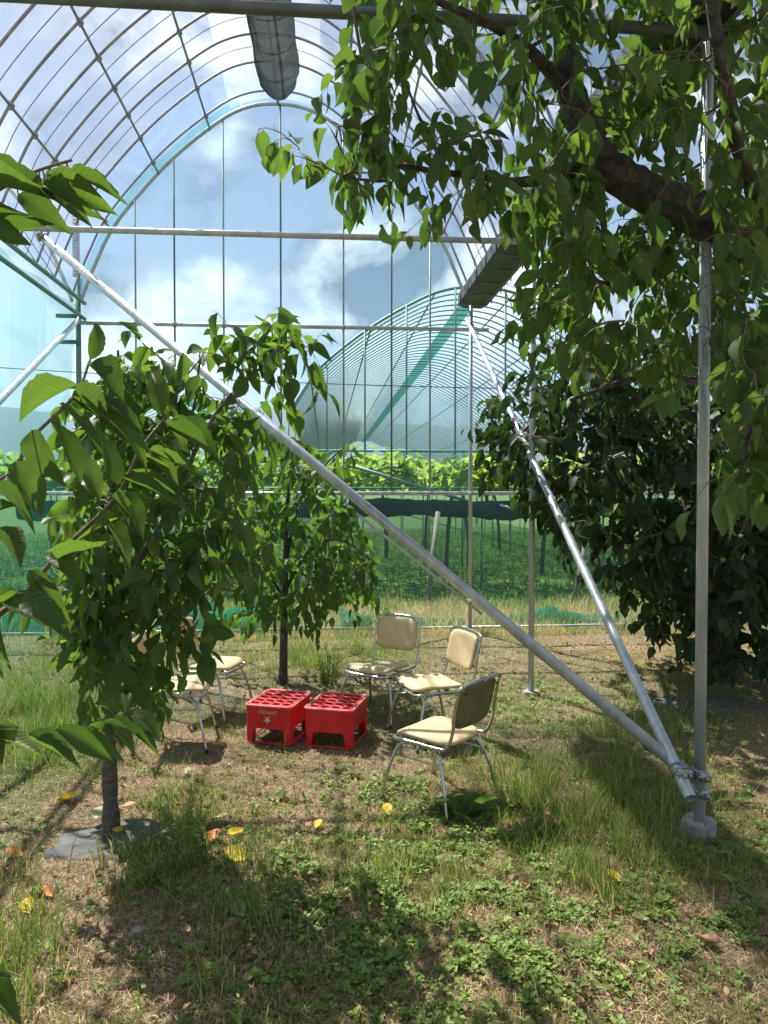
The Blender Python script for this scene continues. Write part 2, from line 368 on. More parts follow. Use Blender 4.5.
def leafy(bag, tw, pts, size, spacing, droop, petiole=.025, start=.0, jit=.35, wd=(.42, .58), flat=.5):
    """leaves alternately on both sides of the twig; petioles go into tw"""
    pts = np.asarray(pts); seg = np.linalg.norm(np.diff(pts, axis=0), axis=1); cum = np.concatenate([[0], np.cumsum(seg)]); Lt = cum[-1]
    s = Lt*start+random.random()*spacing; side = 1
    while s <= Lt:
        i = min(np.searchsorted(cum, s)-1 if s > 0 else 0, len(seg)-1); i = max(i, 0); f = (s-cum[i])/(seg[i]+1e-9)
        p = pts[i]*(1-f)+pts[i+1]*f; d = unit(pts[i+1]-pts[i])
        o = np.cross(d, (0, 0, 1)); o = o/(np.linalg.norm(o)+1e-6) if np.linalg.norm(o) > .2 else np.append(unit(rng.normal(0, 1, 2)), 0)
        a = rng.normal(0, .7); up = np.cross(o, d)
        out = o*side*math.cos(a)+up*math.sin(a)
        pd = unit(out*.8+d*.5+np.array([0, 0, -.3*droop])+rng.normal(0, .2, 3))
        q = p+pd*petiole*random.uniform(.7, 1.3)
        t = unit(out*.7+d*.55+np.array([0, 0, -1.0])*droop*random.uniform(.6, 1.5)+rng.normal(0, jit, 3))
        u = np.array([0, 0, 1.0])*flat+out*.55*droop+rng.normal(0, .45, 3)
        sz = size*random.uniform(.55, 1.25)*(1 if s < Lt*.9 else .75)
        bag.add(q, t, u, sz, random.uniform(*wd))
        if tw is not None: tw.tube([p, (p+q)/2+np.array([0, 0, .003]), q], [.0011, .001, .0009], 3, cap=False)
        side = -side; s += spacing*random.uniform(.7, 1.3)

def grow_tree(root, limbs, targets, bark, leafm, size, spacing, droop, tpl='mid', twig_len=.3, twig_dir=(0, 0, -.5), trunk=None,
              r0=.0026, start_leaf=.35, twigmat=None, petiole=.025, flat=.5, wd=(.42, .58), nearby_up=.15, jitter=.35):
    """limbs: list of (points, radii); targets: twig tips that connect to the nearest wood"""
    nodes = []; nd = []
    for k, (P, r) in enumerate(limbs):
        P = spline(P, 6); rr = np.interp(np.linspace(0, 1, len(P)), np.linspace(0, 1, len(r)), r)
        wob = np.cumsum(rng.normal(0, .12, (len(P), 3)), 0)*rr[:, None]*.25
        P = P+wob-wob[0]; rr = rr*(1+rng.normal(0, .05, len(rr)))
        b = MB(); b.tube(P, rr, 12)
        b.build('trunk' if k == 0 else 'branch', bark if not isinstance(bark, list) else bark[min(k, len(bark)-1)], root)
        for i, p in enumerate(P): nodes.append(p); nd.append(unit(P[min(i+1, len(P)-1)]-P[max(i-1, 0)]))
    nlimb = len(nodes); parent = [-1]*nlimb
    nodes = list(nodes)
    arr = np.array(nodes)
    order = np.argsort([np.min(np.linalg.norm(arr-t, axis=1)) for t in targets])
    paths = []
    for oi in order:
        t = np.array(targets[oi]); A = np.array(nodes)
        dv = t-A; dist = np.linalg.norm(dv, axis=1)
        cost = dist*(1+.5*np.clip(-(unit(dv)*np.array(nd)).sum(1), 0, 1)); j = int(np.argmin(cost)); d = dist[j]
        n = max(2, int(d/.09)); p0 = A[j]; c = p0+np.array(nd[j])*d*.35+np.array([0, 0, nearby_up*d])
        path = [j]
        for s in np.linspace(0, 1, n+1)[1:]:
            q = (1-s)**2*p0+2*s*(1-s)*c+s*s*t+rng.normal(0, .012, 3)*min(1, d*2)*(0 if s == 1 else 1)
            nodes.append(q); parent.append(path[-1]); nd.append(unit(q-nodes[path[-1]])); path.append(len(nodes)-1)
        paths.append(path)
    cnt = np.zeros(len(nodes))
    for p in paths: cnt[p[-1]] += 1
    for i in range(len(nodes)-1, nlimb-1, -1):
        if parent[i] >= 0: cnt[parent[i]] += cnt[i]
    tw = MB(); bag = Leafbag()
    for p in paths:
        P = np.array([nodes[i] for i in p]); rr = r0*np.maximum(cnt[p], 1)**.5; rr[0] = rr[1]
        d = nd[p[-1]]; L = twig_len*random.uniform(.5, 1.4)
        e = unit(np.array(d)*.8+np.array(twig_dir)+rng.normal(0, .35, 3))
        ext = [P[-1]+(np.array(d)*(1-s)+e*s)*L*s for s in (.33, .66, 1.0)]
        Q = np.vstack([P, ext]); rq = np.concatenate([rr, [r0*.8, r0*.65, r0*.45]])
        tw.tube(Q, rq, 5, cap=False)
        k = max(0, int(len(Q)*start_leaf)-1)
        leafy(bag, tw, Q[k:], size, spacing, droop, petiole=petiole, flat=flat, wd=wd, jit=jitter)
    tw.build('twig', twigmat or M['twig'], root)['kind'] = 'stuff'
    bag.build('foliage', leafm, tpl, root)['kind'] = 'stuff'
    return len(bag.P)

def inpoly(x, y, poly):
    c = False; j = len(poly)-1
    for i in range(len(poly)):
        xi, yi = poly[i]; xj, yj = poly[j]
        if ((yi > y) != (yj > y)) and (x < (xj-xi)*(y-yi)/(yj-yi)+xi): c = not c
        j = i
    return c
def sample_poly(poly, n, d0, d1, zmin=.15):
    xs = [p[0] for p in poly]; ys = [p[1] for p in poly]; out = []
    while len(out) < n:
        x = random.uniform(min(xs), max(xs)); y = random.uniform(min(ys), max(ys))
        if not inpoly(x, y, poly): continue
        q = D(x, y, random.uniform(d0, d1))
        if q[2] > zmin: out.append(q)
    return out

# --- tree 1: young cherry, left front
b1 = G(112, 838)
t1 = empty('cherry_tree', tuple(b1), label='slender young cherry tree growing from the black ground sheet at left', cat='tree', group='cherry trees of the orchard')
def loc(P, base): return [np.asarray(p)-base for p in P]
d1 = 3.97
limbs = [([D(112, 843, d1), D(110, 760, d1), D(112, 680, d1), D(108, 590, d1), D(112, 500, d1+.05), D(120, 420, d1+.1), D(118, 350, d1+.1)], [.052, .036, .031, .026, .018, .012, .007]),
         ([D(110, 620, d1), D(140, 560, d1-.1), D(175, 500, d1-.15), D(200, 440, d1-.2), D(235, 390, d1-.2), D(290, 345, d1-.25)], [.02, .017, .014, .011, .008, .004]),
         ([D(112, 560, d1), D(150, 500, d1+.1), D(190, 420, d1+.2), D(200, 350, d1+.25)], [.018, .014, .009, .004]),
         ([D(111, 640, d1), D(150, 610, d1+.05), D(200, 590, d1-.1), D(240, 590, d1-.15)], [.016, .013, .009, .004]),
         ([D(112, 530, d1), D(90, 470, d1-.2), D(85, 400, d1-.2)], [.014, .01, .004])]
tg = []
tg += sample_poly([(75, 470), (110, 345), (160, 350), (195, 470), (170, 600), (140, 690), (85, 690), (72, 600)], 92, d1-.45, d1+.5)
tg += sample_poly([(72, 580), (165, 580), (150, 715), (88, 715)], 26, d1-.3, d1+.3)
tg += sample_poly([(150, 470), (170, 370), (250, 350), (265, 400), (210, 470)], 20, d1-.35, d1+.3)
tg += sample_poly([(245, 330), (300, 330), (318, 365), (265, 400)], 9, d1-.35, d1-.1)
tg += sample_poly([(175, 490), (240, 480), (272, 560), (255, 600), (185, 600)], 20, d1-.35, d1+.1)
tg += sample_poly([(75, 400), (110, 335), (130, 420), (85, 470)], 8, d1-.3, d1+.2)
def cl1(x, y, d):                      # the brace stays free of leaves
    k = abs(y-(236+(x-40)*.829)); return (x < 222 and k < 15 and random.random() < .92) or (x < 330 and k < 13 and random.random() < .6)
Leafbag.clear, Leafbag.org = cl1, b1
tg += sample_poly([(170, 345), (300, 322), (310, 335), (200, 372)], 9, d1-.3, d1+.1)
tg += sample_poly([(165, 555), (212, 555), (200, 630), (172, 655)], 9, d1-.3, d1)
n1_ = grow_tree(t1, [(loc(P, b1), r) for P, r in limbs], loc(tg, b1), M['bark_young'], M['leaf_young'], .142, .041, .85, twig_len=.22, r0=.0022, start_leaf=.3, twig_dir=(0, 0, -.15), twigmat=M['twig_green'], wd=(.36, .50))

Leafbag.clear = None
# --- tree 2: young cherry behind the crates
b2 = G(283, 681)
t2 = empty('cherry_tree', tuple(b2), label='small young cherry tree behind the two red crates', cat='tree', group='cherry trees of the orchard')
d2 = 7.15
limbs = [([D(283, 684, d2), D(284, 620, d2), D(286, 560, d2), D(288, 500, d2), D(296, 455, d2)], [.045, .036, .028, .018, .008]),
         ([D(285, 590, d2), D(310, 550, d2-.1), D(340, 540, d2-.1), D(372, 560, d2-.2)], [.02, .015, .01, .004]),
         ([D(286, 560, d2), D(300, 500, d2), D(330, 460, d2), D(352, 442, d2)], [.018, .013, .008, .004]),
         ([D(285, 600, d2), D(260, 560, d2), D(235, 520, d2+.1), D(225, 470, d2+.1)], [.018, .013, .008, .004])]
tg = sample_poly([(235, 560), (230, 470), (260, 430), (310, 440), (345, 500), (375, 560), (368, 600), (310, 615), (250, 625)], 118, d2-.7, d2+.7)
tg += sample_poly([(215, 440), (245, 430), (250, 520), (222, 520)], 9, d2-.3, d2+.4)
tg += sample_poly([(300, 460), (345, 436), (358, 445), (320, 480)], 5, d2-.2, d2+.2)
grow_tree(t2, [(loc(P, b2), r) for P, r in limbs], loc(tg, b2), M['bark'], M['leaf_young'], .145, .052, .8, twig_len=.28, r0=.0028, twigmat=M['twig'])

# --- tree 3: big dark cherry at the right
b3 = G(728, 680)
t3 = empty('cherry_tree', tuple(b3), label='large dark bushy cherry tree at right behind the steel post', cat='tree', group='cherry trees of the orchard')
d3 = 7.3
limbs = [([D(725, 700, d3-.05), D(726, 660, d3), D(722, 620, d3), D(700, 560, d3), D(690, 500, d3+.1), D(680, 430, d3+.2), D(670, 350, d3+.2)], [.19, .16, .135, .11, .09, .07, .03]),
         ([D(722, 625, d3), D(745, 580, d3+.1), D(765, 520, d3+.2), D(790, 400, d3+.3)], [.12, .10, .07, .04]),
         ([D(700, 565, d3), D(660, 535, d3-.1), D(640, 505, d3-.2), D(600, 470, d3-.2), D(545, 450, d3-.2)], [.08, .06, .045, .03, .012]),
         ([D(725, 600, d3), D(780, 560, d3-.3), D(840, 540, d3-.4)], [.08, .06, .03])]
tg = sample_poly([(500, 470), (495, 400), (540, 360), (640, 340), (810, 330), (810, 640), (770, 670), (690, 675), (640, 610), (590, 560), (545, 510)], 620, d3-1.3, d3+1.5, zmin=.35)
tg = [p for p in tg if not (lambda q: 640 < q[0] < 690 and 462 < q[1] < 512)(((RM.T@(p-O))[0]/-(RM.T@(p-O))[2]*FPX+384, 512-(RM.T@(p-O))[1]/-(RM.T@(p-O))[2]*FPX))]
tg += sample_poly([(500, 400), (640, 200), (1000, 100), (1000, 400)], 130, d3-1.2, d3+1.6)
tg += sample_poly([(640, 420), (790, 420), (790, 660), (700, 665), (640, 590)], 90, d3-1.2, d3-.5, zmin=.35)
tg += sample_poly([(490, 440), (500, 390), (530, 380), (530, 470)], 12, d3-.6, d3)
Leafbag.clear, Leafbag.org = (lambda x, y, d: y > 322 and abs(x-(470+(y-315)*.4632)) < 9 and random.random() < .9), b3
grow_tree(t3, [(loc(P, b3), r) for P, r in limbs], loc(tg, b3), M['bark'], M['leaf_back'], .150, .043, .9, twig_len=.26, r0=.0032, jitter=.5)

Leafbag.clear = None
# --- tree 4: old cherry overhead
b4 = np.append(cf(3.55, 4.15), 0)
t4 = empty('cherry_tree', tuple(b4), label='old cherry tree whose thick dark limb reaches overhead from the right', cat='tree', group='cherry trees of the orchard')
limbs = [([b4+[0, 0, -.05], b4+[0, 0, .8], b4+[-.05, 0, 1.7], D(920, 360, 4.15), D(800, 272, 4.0), D(760, 245, 3.95)], [.19, .15, .14, .12, .11, .10]),
         ([D(770, 250, 3.95), D(730, 228, 3.9), D(690, 212, 3.88), D(640, 190, 3.85), D(600, 160, 3.8), D(580, 120, 3.75), D(566, 70, 3.7), D(560, 0, 3.6), D(550, -80, 3.6)], [.125, .115, .108, .096, .085, .072, .06, .045, .028]),
         ([D(600, 162, 3.8), D(560, 172, 3.7), D(520, 182, 3.6), D(480, 176, 3.5), D(440, 172, 3.4), D(400, 166, 3.35), D(385, 180, 3.3), D(345, 178, 3.3)], [.05, .036, .026, .018, .014, .011, .009, .005]),
         ([D(445, 172, 3.4), D(432, 140, 3.4), D(418, 115, 3.4), D(405, 80, 3.4)], [.010, .009, .007, .004]),
         ([D(740, 235, 3.9), D(725, 300, 4.25), D(705, 375, 4.3), D(660, 375, 4.1), D(620, 382, 3.8), D(570, 400, 3.7)], [.04, .03, .025, .02, .016, .008]),
         ([D(690, 212, 3.88), D(660, 260, 4.0), D(640, 282, 4.0), D(600, 282, 3.9), D(590, 265, 3.9)], [.03, .02, .016, .012, .006]),
         ([D(780, 250, 3.95), D(740, 150, 3.6), D(720, 60, 3.4), D(700, -60, 3.3)], [.06, .045, .03, .02]),
         ([D(580, 120, 3.75), D(540, 60, 3.6), D(480, 20, 3.4), D(400, -10, 3.3), D(350, -5, 3.2)], [.04, .03, .02, .012, .006]),
         ([D(770, 250, 3.95), D(800, 330, 3.4), D(760, 400, 3.1), D(740, 470, 3.0)], [.03, .02, .014, .006])]
tg = []
tg += sample_poly([(345, 30), (350, -60), (620, -100), (800, -60), (800, 60), (560, 70), (430, 60), (390, 110), (352, 90)], 112, 2.9, 4.2)
tg += sample_poly([(520, 60), (800, 50), (800, 240), (640, 250), (520, 240), (495, 150)], 150, 3.1, 4.7)
tg += sample_poly([(335, 130), (350, 90), (440, 80), (500, 130), (490, 225), (400, 215), (340, 180)], 36, 3.1, 3.7)
tg += sample_poly([(480, 235), (800, 240), (800, 350), (640, 355), (560, 350), (510, 320), (500, 290)], 92, 3.3, 5.0)
tg += sample_poly([(560, 350), (690, 350), (690, 385), (570, 380)], 8, 3.5, 4.2)
tg += sample_poly([(715, 330), (790, 330), (790, 480), (745, 500), (718, 470)], 42, 2.8, 3.6)
tg += sample_poly([(800, -100), (1050, -100), (1050, 350), (800, 400)], 70, 3.0, 5.0)
tg += [D(268, 128, 3.35), D(290, 140, 3.35), D(310, 160, 3.3), D(300, 150, 3.4), D(345, 175, 3.35), D(352, 120, 3.3)]
def cl4(x, y, d):
    if d < 4.05 and 684 < x < 713 and y > 262: return True
    if d < 3.9 and ((590 < x < 705 and abs(y-(152+(x-595)*.62)) < 24) or (548 < x < 598 and 40 < y < 150)): return random.random() < .72
    if y > 322 and abs(x-(470+(y-315)*.4632)) < 11 and random.random() < .9: return True
    if 440 < x < 516 and 228 < y < 318: return random.random() < .93
    if 688 < x < 715 and d < 4.05: return random.random() < .85
    return x < 335 and random.random() < .35
Leafbag.clear, Leafbag.org = cl4, b4
grow_tree(t4, [(loc(P, b4), r) for P, r in limbs], loc(tg, b4), [M['bark'], M['bark_grey']], M['leaf_old'], .134, .044, 1.1, twig_len=.2, r0=.0021, start_leaf=.35, twig_dir=(0, 0, -.6), nearby_up=.1, jitter=.36, wd=(.36, .60))

Leafbag.clear = None
# --- tree 5: cherry to the left of the camera whose branch ends hang into the view
b5 = np.array([-2.3, .9, 0.])
t5 = empty('cherry_tree', tuple(b5), label='nearest cherry tree, large bright leaves on branch ends reaching in from the left', cat='tree', group='cherry trees of the orchard')
def near_tree():
    tw = MB(); bag = Leafbag(); tip = MB()
    tr = [b5+[0, 0, -.03], b5+[.02, 0, .7], b5+[.05, .03, 1.3], b5+[.0, .1, 2.0], b5+[-.1, .1, 2.8]]
    m = MB(); m.tube(spline(loc(tr, b5), 6), np.linspace(.06, .015, 25), 12); m.build('trunk', M['bark'], t5)
    def branch(P, rad):
        P = spline(loc(P, b5), 8); q = MB(); q.tube(P, rad[1]+(rad[0]-rad[1])*np.linspace(1, 0, len(P))**3, 7); q.build('branch', M['twig'], t5); return P
    # (base px, tip px, depth, face): leaves placed by hand along the branch ends
    def lf(bx, by, d, tx, ty, td, face=(0, 0, 1), w=.5, P=None):
        a = D(bx, by, d)-b5; c = D(tx, ty, d+(td-d)*.35)-b5; c = a+(c-a)*random.uniform(.80, .98)
        bag.add(a, c-a, np.array(face, float)+rng.normal(0, .28, 3), np.linalg.norm(c-a)*1.04, w*.76)
        if P is not None:
            s = P[np.argmin(np.linalg.norm(P-a, axis=1))]; tw.tube([s, (s+a)/2+[0, 0, .004], a], [.0013, .0012, .0011], 4, cap=False)
    # branch A rises across the young tree
    A = branch([b5+[.04, .02, 1.15], D(-160, 700, 1.3), D(0, 614, 1.35), D(60, 552, 1.38), D(115, 498, 1.42), D(140, 450, 1.45), D(165, 418, 1.5)], (.012, .0028))
    f1 = (.1, -.30, .95); f2 = (-.3, -.4, .85); f3 = (.3, -.15, .95)
    for q in [(96, 508, 1.42, 142, 574, 1.30, f3, .42), (60, 560, 1.38, 118, 538, 1.25, (0, -.8, .6), .36), (75, 545, 1.4, 122, 506, 1.36, f1, .45), (30, 570, 1.37, 78, 634, 1.3, f2, .38),
              (0, 600, 1.34, 75, 630, 1.2, f1, .5), (45, 558, 1.37, 96, 590, 1.25, f1, .5), (112, 497, 1.42, 150, 538, 1.3, f3, .45), (122, 478, 1.43, 182, 500, 1.34, f1, .42), (132, 470, 1.44, 178, 492, 1.5, f3, .4),
              (150, 452, 1.46, 214, 480, 1.36, f1, .48), (142, 455, 1.46, 184, 484, 1.5, f2, .4), (168, 428, 1.5, 226, 462, 1.4, f1, .42), (163, 420, 1.5, 190, 455, 1.55, f2, .45), (160, 416, 1.5, 153, 362, 1.6, (.2, -.9, .2), .45),
              (20, 592, 1.35, -40, 640, 1.2, f2, .45), (10, 600, 1.35, 60, 596, 1.4, f1, .4), (100, 500, 1.42, 76, 452, 1.5, f2, .45), (118, 485, 1.42, 100, 420, 1.5, f1, .45)]:
        lf(q[0], q[1], q[2], q[3], q[4], q[5], q[6], q[7], P=A)
    # branch B: two big dark leaves hanging and the bright ones above
    B = branch([b5+[.02, .08, 1.7], D(-120, 500, 1.3), D(0, 480, 1.25), D(30, 440, 1.25), D(75, 395, 1.3), D(90, 360, 1.35)], (.011, .0026))
    for q in [(32, 430, 1.2, 68, 496, 1.18, (-.2, -1, .1), .62), (14, 462, 1.2, 46, 518, 1.18, (.15, -1, .1), .66), (85, 392, 1.3, 152, 456, 1.18, f1, .5), (70, 400, 1.3, 128, 428, 1.2, f3, .45), (50, 420, 1.27, 92, 490, 1.3, f2, .46),
              (78, 385, 1.3, 12, 410, 1.3, f2, .4), (0, 492, 1.2, 40, 528, 1.05, f1, .5), (-10, 530, 1.2, 28, 558, 1.1, f1, .55), (-20, 520, 1.2, 14, 498, 1.1, f2, .5), (88, 365, 1.34, 132, 400, 1.25, f1, .45), (90, 360, 1.35, 100, 318, 1.4, f3, .45),
              (60, 404, 1.28, 110, 452, 1.22, f1, .5), (95, 400, 1.3, 150, 430, 1.28, f1, .42)]:
        lf(*q, P=B)
    # branch C: spray at upper left
    Cb = branch([b5+[-.04, .1, 2.4], D(-160, 230, 1.2), D(-30, 200, 1.15), D(20, 178, 1.12), D(45, 168, 1.1), D(72, 160, 1.1)], (.011, .0022))
    g1 = (.25, -.75, .55); g2 = (.15, -.9, .35)
    for q in [(-30, 170, 1.12, 64, 182, 1.0, g1, .42), (-20, 195, 1.12, 48, 222, 1.0, g2, .46), (18, 180, 1.12, 76, 232, 1.05, g2, .38), (45, 168, 1.1, 118, 208, 1.05, g1, .42), (70, 160, 1.1, 134, 200, 1.05, g1, .4),
              (40, 178, 1.1, 98, 218, 1.0, g2, .40), (-30, 210, 1.12, 40, 246, 1.02, g2, .5), (-30, 200, 1.12, 12, 238, 1.1, g2, .5), (60, 172, 1.12, 112, 226, 1.15, (.4, -.6, .5), .4)]:
        lf(q[0], q[1]+14, q[2], q[3], q[4]+2, q[5], q[6], q[7], P=Cb)
    # branch D: low spray above the young tree's foot
    Db = branch([b5+[.02, .0, .75], D(-200, 770, 1.5), D(-20, 745, 1.75), D(60, 736, 1.85), D(120, 715, 1.9), D(135, 708, 1.9)], (.010, .0024))
    for q in [(25, 738, 1.8, 92, 768, 1.7, f1, .42), (55, 730, 1.83, 118, 762, 1.75, f1, .42), (75, 728, 1.85, 135, 768, 1.8, f2, .40), (100, 722, 1.88, 150, 768, 1.82, f1, .42), (110, 718, 1.88, 168, 752, 1.8, f1, .42), (130, 710, 1.9, 165, 738, 1.85, f3, .42),
              (-10, 735, 1.75, 48, 752, 1.65, f1, .48), (-25, 730, 1.75, 12, 762, 1.6, f1, .5), (-20, 728, 1.75, 30, 728, 1.8, f2, .5), (125, 712, 1.9, 122, 690, 2.0, f2, .5), (90, 725, 1.86, 128, 742, 1.95, f3, .4), (115, 716, 1.88, 100, 700, 1.98, f1, .4), (40, 735, 1.8, 70, 756, 1.85, f3, .4)]:
        lf(*q, P=Db)
    # two leaves at the lower left corner, one at the left edge
    Eb = branch([b5+[.01, 0, .5], D(-200, 960, 1.2), D(-60, 960, 1.1), D(-25, 958, 1.05)], (.006, .0024))
    for q in [(-45, 968, 1.05, 18, 974, 1.0, f1, .5), (-40, 985, 1.05, 38, 1022, .98, f1, .45)]:
        lf(*q, P=Eb)
    Fb = branch([b5+[.03, 0, 1.0], D(-140, 600, 1.3), D(-20, 612, 1.3), D(0, 616, 1.3)], (.006, .0022))
    for q in [(-2, 618, 1.3, 10, 676, 1.28, (-.6, -.8, .1), .42), (-10, 625, 1.3, 2, 690, 1.3, (-.7, -.6, .2), .4)]:
        lf(*q, P=Fb)
    # the rest of its crown, out of view, so it stands as a whole tree
    for k in range(34):
        h = random.uniform(1.0, 3.1); a = random.uniform(PI*.45, PI*1.75); r = random.uniform(.3, .9)
        P = [np.array([0, .02, h-.25]), np.array([math.cos(a)*r*.5, math.sin(a)*r*.5, h]), np.array([math.cos(a)*r, math.sin(a)*r, h-.02])]
        P = spline(P, 4); tw.tube(P, np.linspace(.006, .002, len(P)), 5)
        leafy(bag, tw, P[3:], .14, .045, .9)
    tw.build('twig', M['twig_green'], t5)['kind'] = 'stuff'
    bag.build('foliage', M['leaf_near'], 'hi', t5)['kind'] = 'stuff'
near_tree()

# ------------------------------------------------------------------ greenhouse
XL, XR, XC, Z0, YG = -3.12, 1.93, -.595, 4.30, 9.82
HW = (XR-XL)/2
prof = np.array([(0, 2.60), (.16, 2.54), (.316, 2.32), (.568, 1.77), (.816, 1.02), (.925, .48), (1.0, 0)])
def arch(xc, hw, z0, rise=1.0, n=7):
    P = [(-x*hw, z*rise) for x, z in prof[::-1]]+[(x*hw, z*rise) for x, z in prof[1:]]
    S = spline([(x, 0, z) for x, z in P], n); return np.array([(xc+p[0], 0, z0+p[2]) for p in S])
gh = empty('greenhouse', (XC, 4, 0), label='tall arched pipe greenhouse with clear film roof standing over the orchard', cat='greenhouse')
OG = np.array([XC, 4, 0.])
def g_tube(name, P, r, mat, n=10, parent=gh, **k):
    b = MB(); b.tube(np.asarray(P, float)-OG, r, n, **k); return b.build(name, mat, parent)
AR = arch(XC, HW, Z0); AR2 = arch(XC+2*HW+.02, HW, Z0)
hoopY = np.concatenate([np.arange(YG-.95-.53*19, YG-.9, .53), [YG-.32]])
for y in hoopY:
    g_tube('hoop', AR+[0, y, 0], .0140, M['hoop'], 8)
for y in hoopY[8:]:
    g_tube('hoop', AR2+[0, y, 0], .0165, M['hoop'], 8)
g_tube('gable_arch', AR+[0, YG, 0], .024, M['galv'], 8)
# purlins at steady stations round the arch with their clips
def arch_at(A, f):
    L = np.concatenate([[0], np.cumsum(np.linalg.norm(np.diff(A, axis=0), axis=1))]); return np.array([np.interp(f*L[-1], L, A[:, k]) for k in range(3)])
Y_0 = hoopY[0]
def nearest_station(px, py, A=AR):
    q = PY(px, py, YG); return A[np.argmin(np.linalg.norm(A[:, [0, 2]]-q[[0, 2]], axis=1))]
stations = [nearest_station(131, 240), nearest_station(175, 185), nearest_station(223, 142)]
stations += [np.array([2*XC-s[0], 0, s[2]]) for s in stations]
for s in stations:
    g_tube('purlin', [s+[0, Y_0, -.025], s+[0, YG, -.025]], .0135, M['hoop'], 8)
    for y in hoopY[7:]:
        cb = MB(); cb.tube([s-OG+[0, y-.022, -.012], s-OG+[0, y+.022, -.012]], .028, 8)
        cb.box(s-OG+[0, y, -.040], (.022, .03, .03))
        cb.build('purlin_clip', M['clamp'], gh)
g_tube('ridge_purlin', [(XC, Y_0, Z0+2.585), (XC, YG, Z0+2.585)], .017, M['hoop'], 8)
# film straps between hoops, outside the film
for y in hoopY[7:-2]+.265:
    g_tube('film_strap', AR+[0, y, .02], .004, M['galv_dark'], 5)
# film cover
def sheet(A, y0, y1, off, ny=2, sag=0.0):
    B = A.copy(); c = A.mean(0); d = unit((A-c)*[1, 0, 1]); B = B+d*off
    ys = np.linspace(y0, y1, ny); n = len(B)
    V = np.concatenate([B+[0, y, 0] for y in ys]); F = []
    for j in range(ny-1):
        for i in range(n-1): F.append((j*n+i, j*n+i+1, (j+1)*n+i+1, (j+1)*n+i))
    return V-OG, F
def sheet_obj(name, A, y0, y1, off, mat, **k):
    b = MB(); V, F = sheet(A, y0, y1, off, **k); b.add(V, F); return b.build(name, mat, gh)
n = len(AR); c0, c1 = int(n*.385), int(n*.615)
sheet_obj('film_cover', AR, Y_0, YG-.95, .026, M['film'], ny=20)
sheet_obj('ridge_film', AR[c0:c1], Y_0, YG-.1, .045, M['film_white'], ny=20)
sheet_obj('film_cover', AR2, hoopY[8], YG-.95, .026, M['film'], ny=20)
sheet_obj('gable_hem_net', AR, YG-.95, YG, .024, netmat('blue_hem_sheet', (.45, .60, .80), .16, (.80, .90, 1.0), 4, .12), ny=4)
hem = AR[2:int(n*.40)]
sheet_obj('hem_net_band', hem, YG-.22, YG-.02, .034, M['net_edge'], ny=3)
# bundled sheet hanging under the ridge
def duct():
    b = MB(); ys = np.linspace(Y_0, YG-.42, 60); V = []; m = 16
    for j, y in enumerate(ys):
        w = .225*(1+.10*math.sin(y*1.7)+.05*math.sin(y*5.1)); h = .26*(1+.12*math.sin(y*2.3+1)); e = 1 if j < 58 else (.85 if j == 58 else .35)
        for i in range(m):
            a = PI*i/(m-1); V.append((XC-OG[0]+.045*math.sin(y*.9)+math.cos(a)*w*e*(1+.06*math.sin(i*2.1+y*3)), y-OG[1], Z0+2.57-math.sin(a)*h*e*1.1))
    F = [(j*m+i, j*m+i+1, (j+1)*m+i+1, (j+1)*m+i) for j in range(59) for i in range(m-1)]
    b.add(V, F); return b.build('bundled_ridge_sheet', M['duct'], gh)
duct()
# posts on the valley line
def post(px, py, r, z1, name='post'):
    p = G(px, py); x, y = p[0], p[1]
    pm = g_tube(name, [(x, y, .02), (x, y, z1)], r, M['galv'], 20)
    return x, y, pm
def footing(x, y, r, h, parent):
    b = MB(); m = 26; V = []
    for k, (rr, z) in enumerate([(1.03, -.05), (1.0, h*.7), (.97, h*.93), (.88, h)]):
        for i in range(m):
            a = 2*PI*i/m; q = rr*r*(1+.05*math.sin(3*a+k)+.035*math.sin(7*a+2))
            V.append((x-OG[0]+math.cos(a)*q, y-OG[1]+math.sin(a)*q, z+.006*math.sin(5*a)))
    V.append((x-OG[0], y-OG[1], h)); F = [(k*m+i, k*m+(i+1) % m, (k+1)*m+(i+1) % m, (k+1)*m+i) for k in range(3) for i in range(m)]+[(3*m+i, 3*m+(i+1) % m, 4*m) for i in range(m)]
    b.add(V, F); return smooth_by_angle(b.build('concrete_footing', M['concrete'], parent), 28)
x1, y1, p1 = post(699, 835, .030, Z0+.35); footing(x1, y1, .088, .085, p1)
x2, y2, p2 = post(531, 694, .027, Z0+.2); footing(x2, y2, .075, .03, p2)
x3, y3, p3 = post(470, 633, .025, Z0+.1)
# tie bars
zt1 = 4.235
b_t1 = [(XL-.4, y1-.06, zt1), (x1+.17, y1-.06, zt1)]
t_ = g_tube('tie_bar', b_t1, .031, M['galv_dark'], 16)
zt2 = 4.10
g_tube('tie_bar', [(XL-.5, y2-.05, zt2), (x2+.1, y2-.05, zt2)], .026, M['galv'], 14)
g_tube('gable_bar', [(XL, YG-.04, 4.02), (XR+.25, YG-.04, 4.02)], .026, M['galv'], 12)
g_tube('gable_bar', [(-5.5, YG-.04, 1.84), (XR+3.4, YG-.04, 1.84)], .026, M['galv'], 12)
